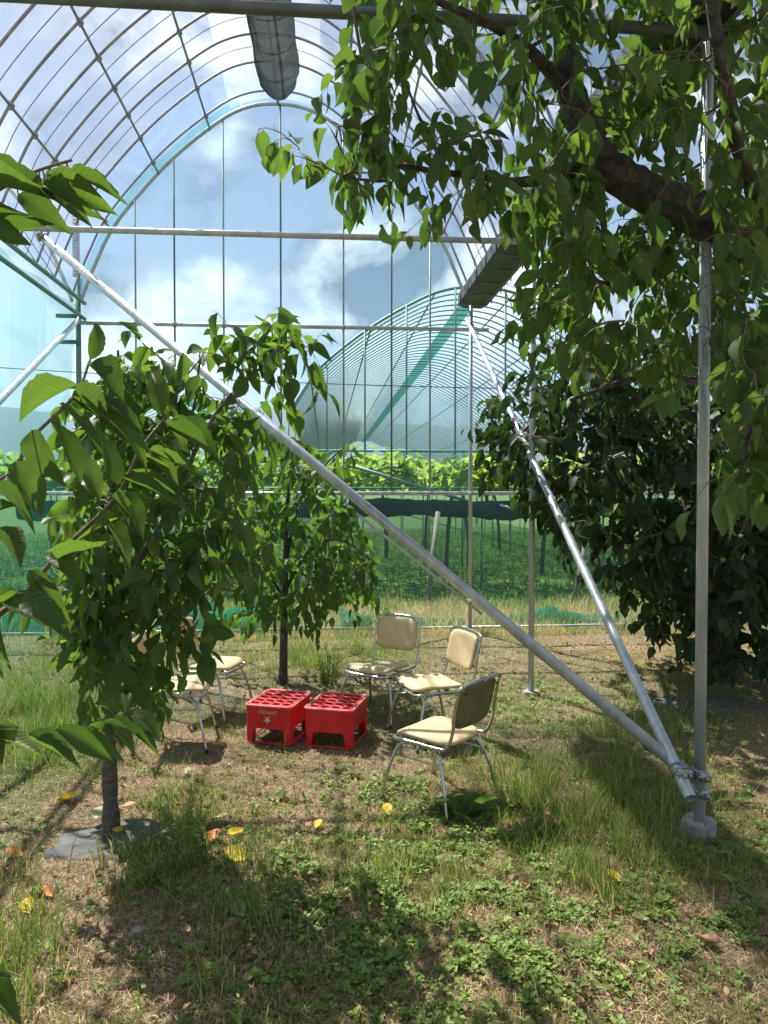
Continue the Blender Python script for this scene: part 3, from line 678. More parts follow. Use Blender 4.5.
# braces
d_a0 = PY(42, 237, y2-.11); d_a1 = np.array([x1-.058, y1-.012, .325])
g_tube('brace', [d_a0, d_a1], .033, M['galv'], 16)
a, c = np.array([x3-.02, YG-.12, 4.12]), PY(684, 784, y1-.11)
bb = MB(); pp = np.array([a, c+(c-a)*.012])-OG; bb.tube(pp, .031, 16, cap=False); bb.tube(pp, .026, 16, cap=False); bb.build('brace', M['galv'], gh)
e0 = PY(143, 343, YG-.10); e1 = PY(482, 614, YG-.10)
g_tube('brace', [e0, e1], .020, M['galv'], 10)
g_tube('brace', [(-3.1, YG-.12, 4.05), (-2.55, 2.4, .5)], .030, M['galv'], 12)
# pipe clamps
def clamp(p, r, name='pipe_clamp', parent=gh, axis=(0, 0, 1)):
    p = np.array(p)-OG; b = MB(); ax = unit(np.array(axis, float))
    b.tube([p-ax*.022, p+ax*.022], r+.007, 16); b.tube([p-ax*.026, p-ax*.019], r+.011, 16); b.tube([p+ax*.019, p+ax*.026], r+.011, 16)
    q = p+np.array([.0, -(r+.02), 0]); b.box(q, (.046, .03, .05)); b.tube([q+[0, -.02, 0], q+[0, -.045, 0]], .011, 6); b.tube([q+[-.035, 0, .0], q+[.035, 0, 0]], .008, 6)
    return b.build(name, M['clamp'], parent)
clamp((x1, y1, .335), .030, parent=p1); clamp((x1, y1, .245), .030, parent=p1)
clamp(c+(a-c)*.012+np.array([0, 0, 0]), .031, axis=a-c)
clamp((x1+.10, y1-.06, zt1), .031, axis=(1, 0, 0)); clamp((x1, y1, zt1), .030, parent=p1)
clamp((x2, y2, zt2), .027, parent=p2); clamp((x3, y3, 1.84), .025, parent=p3); clamp((x3, y3, 4.02), .025, parent=p3); clamp((x3, y3, .42), .025, parent=p3)
clamp(d_a1+(d_a0-d_a1)*.008, .033, axis=d_a0-d_a1)
clamp(d_a0, .026, axis=(1, 0, 0))
# post beside the left gutter, with a punched channel on top
xl = PY(78, 300, YG)[0]
g_tube('post', [(xl, YG, 0), (xl, YG, 4.9)], .035, M['greenpipe'], 12)
bx = MB(); bx.box(np.array([xl, YG-.05, 5.0])-OG, (.085, .03, .8))
for k in range(18): bx.box(np.array([xl, YG-.072, 4.64+k*.042])-OG, (.06, .012, .02))
bx.build('punched_channel', M['galv'], gh)
bk = MB()
for z in (4.35, 4.02, 3.45): bk.box(np.array([xl-.12, YG-.06, z-.25])-OG, (.26, .05, .045))
bk.build('bracket', M['greenpipe'], gh)
# left gutter pipes and the green net rail
g_tube('eaves_pipe', [(XL+.05, Y_0, Z0-.22), (XL+.05, YG, Z0-.22)], .026, M['greenpipe'], 10)
g_tube('eaves_pipe', [(XL+.05, Y_0, Z0-.02), (XL+.05, YG, Z0-.02)], .026, M['greenpipe'], 10)
# thin struts in the left wall
st = MB()
for y in np.arange(5.5, YG-.2, .55): st.tube(np.array([(XL+.05, y, Z0), (XL-.55, y+.1, Z0+.9)])-OG, .006, 5)
st.build('eaves_strut', M['galv_dark'], gh)
# valley gutter
def gutter():
    b = MB(); w, h = .20, .20; ys = np.linspace(Y_0, YG-.12, 30); prof2 = [(-w, h*.9), (-w, .05), (-w*.6, 0), (w*.6, 0), (w, .05), (w, h*.9), (w-.012, h*.9), (w-.012, .055), (w*.58, .012), (-w*.58, .012), (-w+.012, .055), (-w+.012, h*.9)]
    V = [(XR+.02-OG[0]+px, y-OG[1], Z0+pz-.02) for y in ys for px, pz in prof2]; m = len(prof2)
    F = [(j*m+i, j*m+(i+1) % m, (j+1)*m+(i+1) % m, (j+1)*m+i) for j in range(29) for i in range(m)]+[tuple(range(m-1, -1, -1)), tuple(29*m+i for i in range(m))]
    b.add(V, F); g = b.build('valley_gutter', M['gutter'], gh, smooth=False)
    for y in np.arange(2.0, YG-.2, .5):
        s = MB(); q = np.array([XR+.02, y, Z0-.02])-OG
        s.box(q+[0, 0, -.006], (.30, .03, .008)); s.box(q+[-w-.006, 0, .10], (.008, .03, .16)); s.box(q+[w+.006, 0, .10], (.008, .03, .16))
        s.build('gutter_strap', M['galv_dark'], g)
gutter()
# gable rods
gb = [136, 175, 224, 281, 343.5, 391.5, 430]
for k, px in enumerate(gb):
    x = PY(px, 332, YG)[0]; top = AR[np.argmin(np.abs(AR[:, 0]-x)+(AR[:, 2] < Z0+.2)*9)][2]
    g_tube('gable_rod', [(x, YG-.01, 1.84), (x, YG-.01, top)], .0125, M['galv_dark'] if k % 2 else M['hoop'], 8)
    clamp((x, YG-.01, 4.02), .012, name='rod_clip')
# gable net and the side-wall net
def gable_sheet():
    b = MB(); A = AR; xs = A[:, 0]; V = []; nz = 14
    for i in range(len(A)):
        for j in range(nz): V.append((xs[i]-OG[0], YG+.03+.015*math.sin(i*1.3+j)-OG[1], .0+A[i, 2]*j/(nz-1)))
    F = [(i*nz+j, (i+1)*nz+j, (i+1)*nz+j+1, i*nz+j+1) for i in range(len(A)-1) for j in range(nz-1)]
    b.add(V, F); b.build('gable_net', M['net'], gh)
    b = MB(); V = []; nx_, nz = 60, 16
    for i in range(nx_):
        y = Y_0+(YG-Y_0)*i/(nx_-1)
        for j in range(nz):
            z = 4.25*j/(nz-1); V.append((XL-.08-.05*math.sin(i*1.1)*math.sin(z)-.25*(1-z/4.25)-OG[0], y-OG[1]+.03*math.sin(i+j), z))
    F = [(i*nz+j, (i+1)*nz+j, (i+1)*nz+j+1, i*nz+j+1) for i in range(nx_-1) for j in range(nz-1)]
    b.add(V, F); b.build('side_net', M['net_wall'], gh)
    b = MB(); V = []           # net to the right of the valley line and to the left of the bay, along the gable foot
    b = MB(); A3 = AR-[2*HW+.1, 0, 0]; xs = A3[:, 0]; V = []; nz = 8
    for i in range(len(A3)):
        for j in range(nz): V.append((xs[i]-OG[0], YG+.03+.02*math.sin(i*1.3+j)-OG[1], A3[i, 2]*j/(nz-1)))
    F = [(i*nz+j, (i+1)*nz+j, (i+1)*nz+j+1, i*nz+j+1) for i in range(len(A3)-1) for j in range(nz-1)]
    b.add(V, F); b.build('gable_net', M['net'], gh); g_tube('gable_arch', A3+[0, YG, 0], .024, M['galv'], 8)
    for (xa, xb, zt) in ((XR, 7.5, 1.84),):
        b = MB(); b.add([(xa-OG[0], YG+.03-OG[1], 0), (xb-OG[0], YG+.03-OG[1], 0), (xb-OG[0], YG+.03-OG[1], zt), (xa-OG[0], YG+.03-OG[1], zt)], [(0, 1, 2, 3)])
        b.build('gable_net', M['net'], gh)
gable_sheet()
# board along the gable foot
fb = MB()
for (xa, xb) in ((-4.5, 1.2), (1.25, 6.5)):
    fb = MB(); fb.tube(np.array([(xa, YG+.02, .03), (xb, YG+.02, .035)])-OG, .016, 8); fb.build('foot_rail', M['galv'], gh)
# bunched net lying at the gable foot (its own thing)
def bunch(xa, xb, y0, h, label, mat, seed):
    b = MB(); n_, m = 90, 14; V = []
    for i in range(n_):
        x = xa+(xb-xa)*i/(n_-1); hh = h*(.55+.45*math.sin(x*2.1+seed)+.25*math.sin(x*6.3)); w = .28*(1+.3*math.sin(x*1.3+seed))
        for j in range(m):
            a = PI*j/(m-1); k = 1+.16*math.sin(7*a+x*9)+.15*math.sin(13*x+a*3)+.14*math.sin(31*x+5*a)
            V.append((x, y0+math.cos(a)*w*k, max(.0, math.sin(a)*max(hh, .05)*k)-.005))
    F = [(i*m+j, i*m+j+1, (i+1)*m+j+1, (i+1)*m+j) for i in range(n_-1) for j in range(m-1)]
    b.add(V, F); return tag(b.build('bunched_net', mat), label=label, cat='net')
bunch(.2, 4.6, YG+.55, .14, 'loose teal netting bunched along the foot of the far end wall', M['net_bunch'], 1.0)
bunch(-5.2, -.9, YG+.35, .30, 'pale teal netting heaped at the left end of the far wall', M['net_bunch'], 4.0)
tg_ = MB(); q = PY(203, 497, YG-.1); tg_.box((0, 0, 0), (.11, .03, .07)); tg_.box((.03, 0, -.05), (.05, .025, .06)); o = tg_.build('plastic_tag', M['bluetag'], bevel=.01); o.location = tuple(q)
tag(o, 'small bright blue plastic tag tied to the gable pipe', 'tag')

# ------------------------------------------------------------------ red crates
def crate():
    root = empty('bottle_crate')
    w, l, h = .37, .45, .29; rc = .035
    def rrect(W, Lh, rr, n_=5):
        P = []
        for cx, cy, a0 in ((W/2-rr, Lh/2-rr, 0), (-W/2+rr, Lh/2-rr, PI/2), (-W/2+rr, -Lh/2+rr, PI), (W/2-rr, -Lh/2+rr, 1.5*PI)):
            for i in range(n_+1): a = a0+PI/2*i/n_; P.append((cx+math.cos(a)*rr, cy+math.sin(a)*rr))
        return P
    # walls as a loop of columns: each column knows whether it is solid to the ground
    P = []; outer = []
    def dens(Pl, k=5):
        o = []
        for i in range(len(Pl)):
            a = np.array(Pl[i]); c = np.array(Pl[(i+1) % len(Pl)]); d = np.linalg.norm(c-a); m = max(1, int(d/.012))
            for j in range(m): o.append(a+(c-a)*j/m)
        return o
    O_ = dens(rrect(w-.012, l-.012, rc)); I_ = []
    nrm = []
    nO = len(O_)
    for i in range(nO):
        t = O_[(i+1) % nO]-O_[i-1]; t = t/np.linalg.norm(t); nrm.append(np.array([t[1], -t[0]]))
    rib = lambda p: .0015 if (abs(p[0]) > w/2-.075 and (int((abs(p[0])*1000)//9) % 2)) or (abs(p[1]) > l/2-.085 and (int((abs(p[1])*1000)//9) % 2)) else 0
    def zmin(p):                       # height of the cut-out above this column
        fx = abs(abs(p[0])-w/2) < .02; s = (p[1] if fx else p[0]); lim = (l/2-.068) if fx else (w/2-.062)
        if abs(s) >= lim: return 0
        e = min(1, (lim-abs(s))/.012); return .112*math.sqrt(1-(1-e)**2)
    b = MB(); th = .006
    V = []; zs = [0, .28, .29]
    for i, p in enumerate(O_):
        z0 = zmin(p); panel = 1 if z0 > 0 else 0
        po = np.array(p)-nrm[i]*(.006 if panel else 0)+nrm[i]*rib(p); pi_ = po-nrm[i]*th
        for z in (z0 if z0 else 0, .272): V.append((po[0], po[1], z))
        for z in (.272, z0 if z0 else 0): V.append((pi_[0], pi_[1], z))
    F = []
    for i in range(nO):
        j = (i+1) % nO
        for k in range(4): F.append((i*4+k, j*4+k, j*4+(k+1) % 4, i*4+(k+1) % 4))
    b.add(V, F); smooth_by_angle(b.build('side_wall', M['red'], root), 30)
    # inner legs webs give the corners depth
    for sx in (-1, 1):
        for sy in (-1, 1):
            b = MB(); b.box((sx*(w/2-.060), sy*(l/2-.038), .136), (.005, .056, .27)); b.box((sx*(w/2-.037), sy*(l/2-.066), .136), (.046, .005, .27))
            b.build('corner_web', M['red'], root)
    b = MB()
    lo = [(x, y, .008) for x, y in rrect(w-.016, l-.016, rc)]; b.tube(lo, .0075, 8, closed=True)
    b.build('bottom_rail', M['red'], root)
    b = MB(); b.tube([(x, y, .28) for x, y in rrect(w-.008, l-.008, rc)], .0085, 8, closed=True); b.tube([(x, y, .286) for x, y in rrect(w-.04, l-.04, rc*.7)], .0035, 6, closed=True)
    rim = b.build('top_rim', M['redworn'], root)
    # deck of bottle cells: rings with walls going down
    b = MB(); r2 = MB(); nx_, ny_ = 4, 5; px_, py_ = (w-.045)/nx_, (l-.045)/ny_
    for i in range(nx_):
        for j in range(ny_):
            cx = -w/2+.0225+px_*(i+.5); cy = -l/2+.0225+py_*(j+.5); m = 18; rr = min(px_, py_)/2-.0035
            ang = [2*PI*k/m for k in range(m)]
            V = [(cx+math.cos(a)*rr, cy+math.sin(a)*rr, z) for z in (.283, .17) for a in ang]
            b.add(V, [(k, (k+1) % m, m+(k+1) % m, m+k) for k in range(m)])
            r2.tube([(cx+math.cos(a)*rr, cy+math.sin(a)*rr, .284) for a in ang], .0028, 6, closed=True)
            b.add([(cx+math.cos(a)*rr, cy+math.sin(a)*rr, .171) for a in ang], [tuple(range(m))])
    # deck between the rings
    for i in range(nx_+1):
        for j in range(ny_+1):
            cx = -w/2+.0225+px_*i; cy = -l/2+.0225+py_*j
            if 0 < i < nx_ and 0 < j < ny_: b.add([(cx+.018, cy, .2815), (cx, cy+.018, .2815), (cx-.018, cy, .2815), (cx, cy-.018, .2815)], [(0, 1, 2, 3)])
    smooth_by_angle(b.build('cell_grid', M['red'], root), 40); r2.build('cell_rim', M['redworn'], rim)
    return root
crate0 = crate()
def copy_tree(o, parent=None):
    c = o.copy(); C.objects.link(c); c.parent = parent
    for ch in o.children: copy_tree(ch, c)
    return c
def place(o, x, y, deg, z=None):
    q = cf(x, y); o.location = (q[0], q[1], float(hgt(q[0], q[1])) if z is None else z); o.rotation_euler = (0, 0, R(deg)-YAW)
crate1 = copy_tree(crate0)
place(crate0, -.80, 5.60, -14, z=.0); place(crate1, -.353, 5.515, -14, z=.0)
tag(crate0, 'upturned red plastic bottle crate with a white star, left of the pair', 'crate', 'red bottle crates')
tag(crate1, 'plain upturned red plastic bottle crate, right of the pair', 'crate', 'red bottle crates')
# print on the front of the left crate (upside down, as the crate is)
def emblem():
    b = MB(); V = []; y = -.45/2+.0058
    cx, cz = -.005, .180
    for i in range(10):
        a = -PI/2+i*PI/5; r = .034 if i % 2 == 0 else .0135; V.append((cx+math.cos(a)*r, y, cz+math.sin(a)*r))
    V2 = [(v[0], v[1]-.0012, v[2]) for v in V]
    b.add(V2+V, [tuple(range(10))]+[(i, 10+i, 10+(i+1) % 10, (i+1) % 10) for i in range(10)])
    b.build('star_emblem', M['white'], crate0, smooth=False)
    cu = bpy.data.curves.new('lettering', 'FONT'); cu.body = 'SAPPORO'; cu.size = .032; cu.align_x = 'CENTER'; cu.extrude = .0006; cu.space_character = 1.05
    o = bpy.data.objects.new('lettering', cu); C.objects.link(o); cu.materials.append(M['white'])
    dg = bpy.context.evaluated_depsgraph_get(); me = bpy.data.meshes.new_from_object(o.evaluated_get(dg)); bpy.data.objects.remove(o)
    o = bpy.data.objects.new('lettering', me); C.objects.link(o)
    if not me.materials: me.materials.append(M['white'])
    o.parent = crate0; o.location = (cx, y-.0008, .247); o.rotation_euler = (PI/2, PI, 0)
emblem()

# ------------------------------------------------------------------ chairs
def chair():
    """front towards +Y, origin on the ground under the seat"""
    root = empty('stacking_chair'); w = .43; sd = .41; sh = .415; tr = .0105
    def pad(name, fn, nu, nv, th, mat, mat2, parent):
        V = []; 
        for s in (0, 1):
            for i in range(nu):
                for j in range(nv):
                    u, v = i/(nu-1)*2-1, j/(nv-1)*2-1
                    # superellipse outline
                    k = max(abs(u), abs(v)); e = ((abs(u)**5+abs(v)**5)**(1/5)) or 1; f = k/e if e else 1
                    uu, vv = u*f, v*f; edge = 1-max(0, (k-.80)/.20)**2
                    V.append(fn(uu, vv, (th*.5+th*.5*edge) if s == 0 else -(th*.25+.1*th*edge)))
        m = nu*nv; F = []; mi = []
        for i in range(nu-1):
            for j in range(nv-1):
                a = i*nv+j; F.append((a, a+nv, a+nv+1, a+1)); mi.append(0); F.append((m+a, m+a+1, m+a+nv+1, m+a+nv)); mi.append(1)
        ring = [i*nv for i in range(nu)]+[(nu-1)*nv+j for j in range(1, nv)]+[i*nv+nv-1 for i in range(nu-2, -1, -1)]+[j for j in range(nv-2, 0, -1)]
        for a, c in zip(ring, ring[1:]+ring[:1]): F.append((a, m+a, m+c, c)); mi.append(0)
        return mesh_np(name, V, [i for f in F for i in f], np.cumsum([0]+[4]*len(F))[:-1], [mat, mat2], True, mi=mi, parent=parent)
    def seatf(u, v, h):
        x = u*w/2*(1-.04*(1-v)/2); y = v*sd/2; z = sh+.012-.012*(1-u*u)*(1-.3*v)+(-.022*max(0, (v-.45)/.55)**2)+.008*v
        return (x, y, z+h)
    pad('seat', seatf, 17, 17, .020, M['vinyl'], M['panelback'], root)
    def bf(t):   # backrest line: t in metres above the seat: y, z
        return (-sd/2-.035-t*.24, sh+.02+t)
    def backf(u, v, h):
        t = .215+v*.135; y, z = bf(t); bow = .022*(u*u)
        return (u*(w/2-.012), y+h+bow, z)
    bk = pad('backrest', backf, 17, 13, .020, M['vinyl'], M['panelback'], root)
    # tube frame: from the front of the seat round the side, up the back and over
    zt = sh-.018; hw = w/2+.004
    pts = []
    top = bf(.365)
    lo = bf(.07)
    side = lambda s: [(s*hw*.75, sd/2+.004, zt-.012), (s*hw*.96, sd/2-.03, zt-.004), (s*hw, sd/2-.10, zt), (s*hw, 0, zt), (s*hw, -sd/2+.05, zt), (s*hw, -sd/2-.012, zt+.016), (s*hw, lo[0]-.002, lo[1]), (s*hw, bf(.20)[0]+.01, bf(.20)[1]), (s*hw*.99, bf(.31)[0]+.012, bf(.31)[1]), (s*hw*.90, top[0]+.008, top[1]-.012)]
    loop = [(0, sd/2+.006, zt-.014)]+side(1)+[(0, top[0], top[1])]+side(-1)[::-1]
    S = spline(loop+[loop[0]], 6)[:-1]; b = MB(); b.tube(S, tr, 10, closed=True); b.build('seat_frame', M['chrome'], root)
    # legs: an arch each side
    for s in (-1, 1):
        xb = s*(hw+.022); xt = s*(hw-.030)
        P = [(s*(hw+.055), sd/2+.035, .004), (s*(hw+.030), sd/2-.005, .20), (s*(hw-.002), sd/2-.045, zt-.07), (s*(hw-.018), sd/2-.080, zt-.028), (s*(hw-.030), sd/2-.13, zt-.018), (s*(hw-.030), -sd/2+.12, zt-.018), (s*(hw-.018), -sd/2+.07, zt-.030), (s*(hw-.002), -sd/2+.035, zt-.07), (s*(hw+.030), -sd/2-.015, .20), (s*(hw+.055), -sd/2-.060, .004)]
        Q = spline(P, 6); mid = len(Q)//2
        for half in (Q[:mid+1], Q[mid:]):
            b = MB(); b.tube(half, tr, 10); lg = b.build('leg', M['chrome'], root)
            e = half[0] if half[0][2] < .1 else half[-1]; t = MB(); t.tube([e+[0, 0, -.004], e+[0, 0, .022]], tr+.0028, 10); t.build('foot_cap', M['wire'], lg)
        b = MB(); b.tube([(s*(hw+.005), sd/2-.035, zt-.10), (s*(hw+.005), -sd/2+.025, zt-.10)], .0055, 8); b.build('stretcher', M['chrome'], root)
    b = MB(); b.tube([(-hw+.01, sd/2-.11, zt-.03), (hw-.01, sd/2-.11, zt-.03)], .008, 8); b.tube([(-hw+.01, -sd/2+.10, zt-.03), (hw-.01, -sd/2+.10, zt-.03)], .008, 8); b.build('cross_bar', M['chrome'], root)
    # screws on the board
    b = MB()
    for sx in (-.17, .17):
        for t in (.12, .31):
            y, z = bf(t); b.tube([(sx, y-.013, z), (sx, y-.003, z)], .006, 8)
    b.build('screw', M['wire'], bk)
    return root
ch0 = chair()
spots = [(.33, 4.47, 140-90, 'tan chair seen from behind, nearest of the chairs right of the red crates', .97),
         (.35, 5.55, 203-90, 'tan chair side-on beyond the nearest chair, its seat pointing left to the crates', 1.0),
         (-.04, 6.12, 236-90, 'tan chair facing the camera behind the plain red crate', 1.0),
         (-1.44, 6.2, -14-90, 'tan chair behind the leaves left of the star crate, seat in full sun', 1.0),
         (-1.52, 5.42, 6-90, 'tan chair nearly hidden by the young tree, only its seat edge and legs showing', 1.0)]
for i, (x, y, a, lab, s) in enumerate(spots):
    o = ch0 if i == 0 else copy_tree(ch0); place(o, x, y, a); o.scale = (s, s, s); tag(o, lab, 'chair', 'tan stacking chairs round the red crates')

# ------------------------------------------------------------------ weed sheets, stones, fallen leaves
def patch(name, cx, cy, rx, ry, hmax, mat, label, seed):
    b = MB(); nr, m = 14, 48; V = [(0, 0, .05)]; base = np.array([cx, cy, 0])
    for i in range(1, nr+1):
        for k in range(m):
            a = 2*PI*k/m; r = i/nr*(1+.12*math.sin(2*a+seed)+.09*math.sin(5*a+seed*2)+.05*math.sin(9*a))
            x, y = rx*r*math.cos(a), ry*r*math.sin(a)
            z = float(hgt(cx+x, cy+y))+.012+hmax*(1-(i/nr)**2)*(.6+.4*math.sin(3*a+seed+4*i/nr))+.016*(vnoise(cx+x, cy+y, .07, 8)-.5)+.010*math.sin(7*a+i)*(i/nr)*.6
            if i == nr: z = float(hgt(cx+x, cy+y))-.01
            V.append((x, y, z))
    V[0] = (0, 0, V[1][2])
    F = [(0, 1+k, 1+(k+1) % m) for k in range(m)]+[(1+(i-1)*m+k, 1+i*m+k, 1+i*m+(k+1) % m, 1+(i-1)*m+(k+1) % m) for i in range(1, nr) for k in range(m)]
    b.add(V, F); o = b.build(name, mat); o.location = tuple(base); return tag(o, label, 'ground sheet')
q = G(110, 843); patch('weed_sheet', q[0], q[1], .29, .24, .035, M['mat'], 'grey black weed sheet round the foot of the young tree', .7)
q = G(700, 705); patch('weed_sheet', q[0], q[1], .5, .28, .03, M['mat'], 'dark weed sheet lying in shade under the large right tree', 2.1)

def flat_leaf(name, q, L, W, mat, curl, rz, tilt=(0, 0)):
    V0, UV0, F0 = leaf_template(7, 5, curl=0, fold=0); V = []
    for u, v, z in V0:
        V.append(((u-.5)*L, v*W*L, L*(curl*(v*v*1.6)+curl*.35*(u-.5)**2*2+.03*math.sin(9*u+4*v))))
    o = mesh_np(name, V, [i for f in F0 for i in f], np.cumsum([0]+[len(f) for f in F0])[:-1], mat, True, uv=UV0)
    z = float(hgt(q[0], q[1])); o.location = (q[0], q[1], z+.022); o.rotation_euler = (tilt[0], tilt[1], rz); return o
FL = [(66, 803, 'ly', .12, .7, (.6, .2), 'large curled yellow leaf left of the young tree trunk'), (236, 838, 'ly', .10, .6, (.2, .1), 'bright yellow leaf lying in grass right of the weed sheet'),
      (237, 860, 'ly', .13, .5, (.35, .1), 'greenish yellow leaf in front of the other yellow leaf by the shadow'), (240, 918, 'lg', .11, .55, (.35, 0), 'single pale green leaf on dark shaded soil'),
      (28, 913, 'ly', .085, .8, (.3, .2), 'small crumpled yellow leaf on straw at lower left'), (388, 811, 'ly', .085, .6, (.2, .3), 'yellow leaf beside the front leg of the nearest chair'),
      (615, 884, 'ly', .075, .5, (.2, .3), 'small yellow orange leaf in grass at lower right'), (127, 819, 'lo', .09, .4, (.1, .1), 'orange leaf on the back edge of the grey weed sheet'),
      (118, 845, 'ly', .075, .3, (.1, .1), 'yellow leaf on the weed sheet in front of the trunk'), (98, 826, 'lp', .11, .3, (.1, .1), 'pale yellow leaf on the weed sheet left of the trunk'),
      (214, 842, 'lo', .10, .7, (.2, .2), 'orange brown leaf just left of the bright yellow leaf'), (220, 822, 'lp', .10, .4, (.1, .2), 'pale straw coloured leaf above the bright yellow leaf'),
      (269, 880, 'lb', .10, .9, (.3, .1), 'brown curled leaf right of the greenish yellow leaf'), (318, 828, 'ly', .07, .5, (.2, .2), 'small yellow leaf in the open grass below the crates'),
      (15, 858, 'lo', .09, .6, (.1, .2), 'red brown leaf at the far left edge'), (48, 898, 'lo', .08, .5, (.1, .2), 'small orange leaf above the crumpled yellow one'),
      (186, 777, 'lp', .09, .5, (.1, .2), 'pale leaf in sun behind the dark weed clump'), (198, 850, 'ly', .08, .4, (.1, .2), 'dull yellow leaf right of the trunk beside the weeds'),
      (230, 935, 'lb', .10, .6, (.2, .2), 'brown leaf on dark soil left below the pale green leaf'), (640, 925, 'lp', .065, .8, (.1, .2), 'pale dry leaf on soil at lower right'),
      (705, 945, 'lb', .10, .8, (.1, .2), 'dry brown leaf near the lower right corner')]
for (px, py, mk, L, cl, tl, lab) in FL:
    q = G(px, py); o = flat_leaf('fallen_leaf', q, L*1.2, random.uniform(.46, .60), M[mk], cl*.6, random.uniform(0, 6.28), tl); tag(o, lab, 'fallen leaf', 'fallen leaves on the orchard floor')
    if px in (118, 98, 127): o.location.z += .045

def stone(q, s, label, seed):
    r_ = np.random.default_rng(seed); b = MB(); m, k = 10, 7; V = []
    for i in range(k):
        for j in range(m):
            t = PI*i/(k-1); a = 2*PI*j/m; n_ = 1+r_.normal(0, .09); V.append((math.sin(t)*math.cos(a)*s*n_, math.sin(t)*math.sin(a)*s*.75*n_, math.cos(t)*s*.45*n_))
    F = [(i*m+j, (i+1)*m+j, (i+1)*m+(j+1) % m, i*m+(j+1) % m) for i in range(k-1) for j in range(m)]
    b.add(V, F); o = b.build('stone', M['stone']); o.location = (q[0], q[1], float(hgt(q[0], q[1]))+s*.15); tag(o, label, 'stone', 'stones on the soil')
stone(G(137, 934), .030, 'small whitish stone at the edge of the tree shadow', 1)
stone(G(184, 932), .016, 'tiny grey pebble on shaded soil below the weed clump', 2)
stone(G(690, 930), .020, 'small grey stone on bare soil at lower right', 3)
stone(G(178, 938), .014, 'tiniest grey pebble left of the other pebble', 4)

# ------------------------------------------------------------------ grass and weeds
def project(x, y, z=0):
    p = np.stack([x, y, z+0*x], -1)-O; c_ = p@RM; return c_[:, 0]/-c_[:, 2]*FPX+384, 512-c_[:, 1]/-c_[:, 2]*FPX, -c_[:, 2]
def blob(px, py, cx, cy, sx, sy): return np.exp(-((px-cx)/sx)**2-((py-cy)/sy)**2)
def scatter(n, zlo, zhi, dens, power=1.0):
    """ground points in front of the camera, kept with probability dens(x, y, px, py)"""
    out = []; got = 0
    while got < n:
        k = 200000; d = zlo+(zhi-zlo)*rng.random(k)**power; u = rng.uniform(-.62, .62, k)
        x, y = cf(0, 1)[0]*d+math.cos(YAW)*u*d, math.cos(YAW)*d-math.sin(YAW)*u*d
        px, py, _ = project(x, y); keep = rng.random(k) < dens(x, y, px, py); out.append(np.stack([x[keep], y[keep]], 1)); got += keep.sum()
        if got == 0: break
    return np.concatenate(out)[:n]
clear = lambda x, y: ((((x-b1[0])/.27)**2+((y-b1[1])/.22)**2) > 1) & (np.abs(x-.3) < 50)
pc = [cf(-.80, 5.60), cf(-.353, 5.515)]
def green_d(x, y, px, py):
    n_ = fbm(x, y, .55, 1); g = np.clip((n_-.48)*5+.14, .0, 1)
    g += .9*blob(px, py, 520, 830, 130, 50)+.8*blob(px, py, 430, 940, 120, 70)+.9*blob(px, py, 40, 720, 90, 60)+.7*blob(px, py, 560, 700, 160, 26)+.8*blob(px, py, 180, 840, 35, 50)+.5*blob(px, py, 640, 800, 70, 60)+.6*blob(px, py, 330, 640, 200, 22)+.7*blob(px, py, 720, 690, 90, 50)+.35*blob(px, py, 330, 790, 120, 30)
    g -= .9*blob(px, py, 330, 765, 110, 30)+.9*blob(px, py, 90, 940, 110, 80)+.6*blob(px, py, 590, 740, 90, 28)+.8*blob(px, py, 270, 960, 90, 60)+.5*blob(px, py, 690, 950, 90, 70)+.6*blob(px, py, 250, 690, 90, 16)+.6*blob(px, py, 470, 665, 120, 12)
    return np.clip(g, .04, 1)*clear(x, y)
def blades(name, P, h, wd, lean, colr, mat, segs=2, rest=0.0):
    n_ = len(P); z = hgt(P[:, 0], P[:, 1]); a = rng.uniform(0, 2*PI, n_); ld = rng.uniform(0, 2*PI, n_)
    base = np.stack([P[:, 0], P[:, 1], z-.004], 1); side = np.stack([np.cos(a), np.sin(a), 0*a], 1)*(wd/2)[:, None]
    L_ = np.stack([np.cos(ld), np.sin(ld), 0*ld], 1)*(lean*h)[:, None]; up = np.zeros((n_, 3)); up[:, 2] = h*np.sqrt(np.clip(1-lean**2*.8, .02, 1))
    v0 = base-side; v1 = base+side; m_ = base+up*.58+L_*.33; v2 = m_-side*.8; v3 = m_+side*.8; v4 = base+up+L_
    if rest: v4[:, 2] = z+rest*rng.random(n_)
    V = np.stack([v0, v1, v2, v3, v4], 1).reshape(-1, 3); o_ = (np.arange(n_)*5)[:, None]
    loops = (np.array([[0, 1, 3, 2, 2, 3, 4]])+o_).ravel(); st = (np.arange(n_)[:, None]*7+np.array([[0, 4]])).ravel()
    return mesh_np(name, V, loops, st, mat, True, col=np.repeat(colr, 5, 0))
def cmix(a, b, t): return np.array(a)[None]*(1-t[:, None])+np.array(b)[None]*t[:, None]
# clumped short grass
P = scatter(115000, 2.2, 11, green_d, 1.15); n_ = len(P)
tall = fbm(P[:, 0], P[:, 1], .35, 4); h = .025+.06*rng.random(n_)*np.clip((tall-.3)*2.2, .3, 1.6)
gc = cmix((.085, .14, .024), (.34, .38, .10), np.clip(rng.beta(2, 2.5, n_)+.5*(fbm(P[:, 0], P[:, 1], .8, 8)-.5), 0, 1))
dry = rng.random(n_) < .22; gc[dry] = cmix((.30, .22, .11), (.44, .35, .19), rng.random(dry.sum()))
tag(blades('grass', P, h, rng.uniform(.0022, .0050, n_), rng.uniform(.15, .95, n_), gc, M['blade']), 'short patchy green grass over the orchard floor', 'grass', kind='stuff')
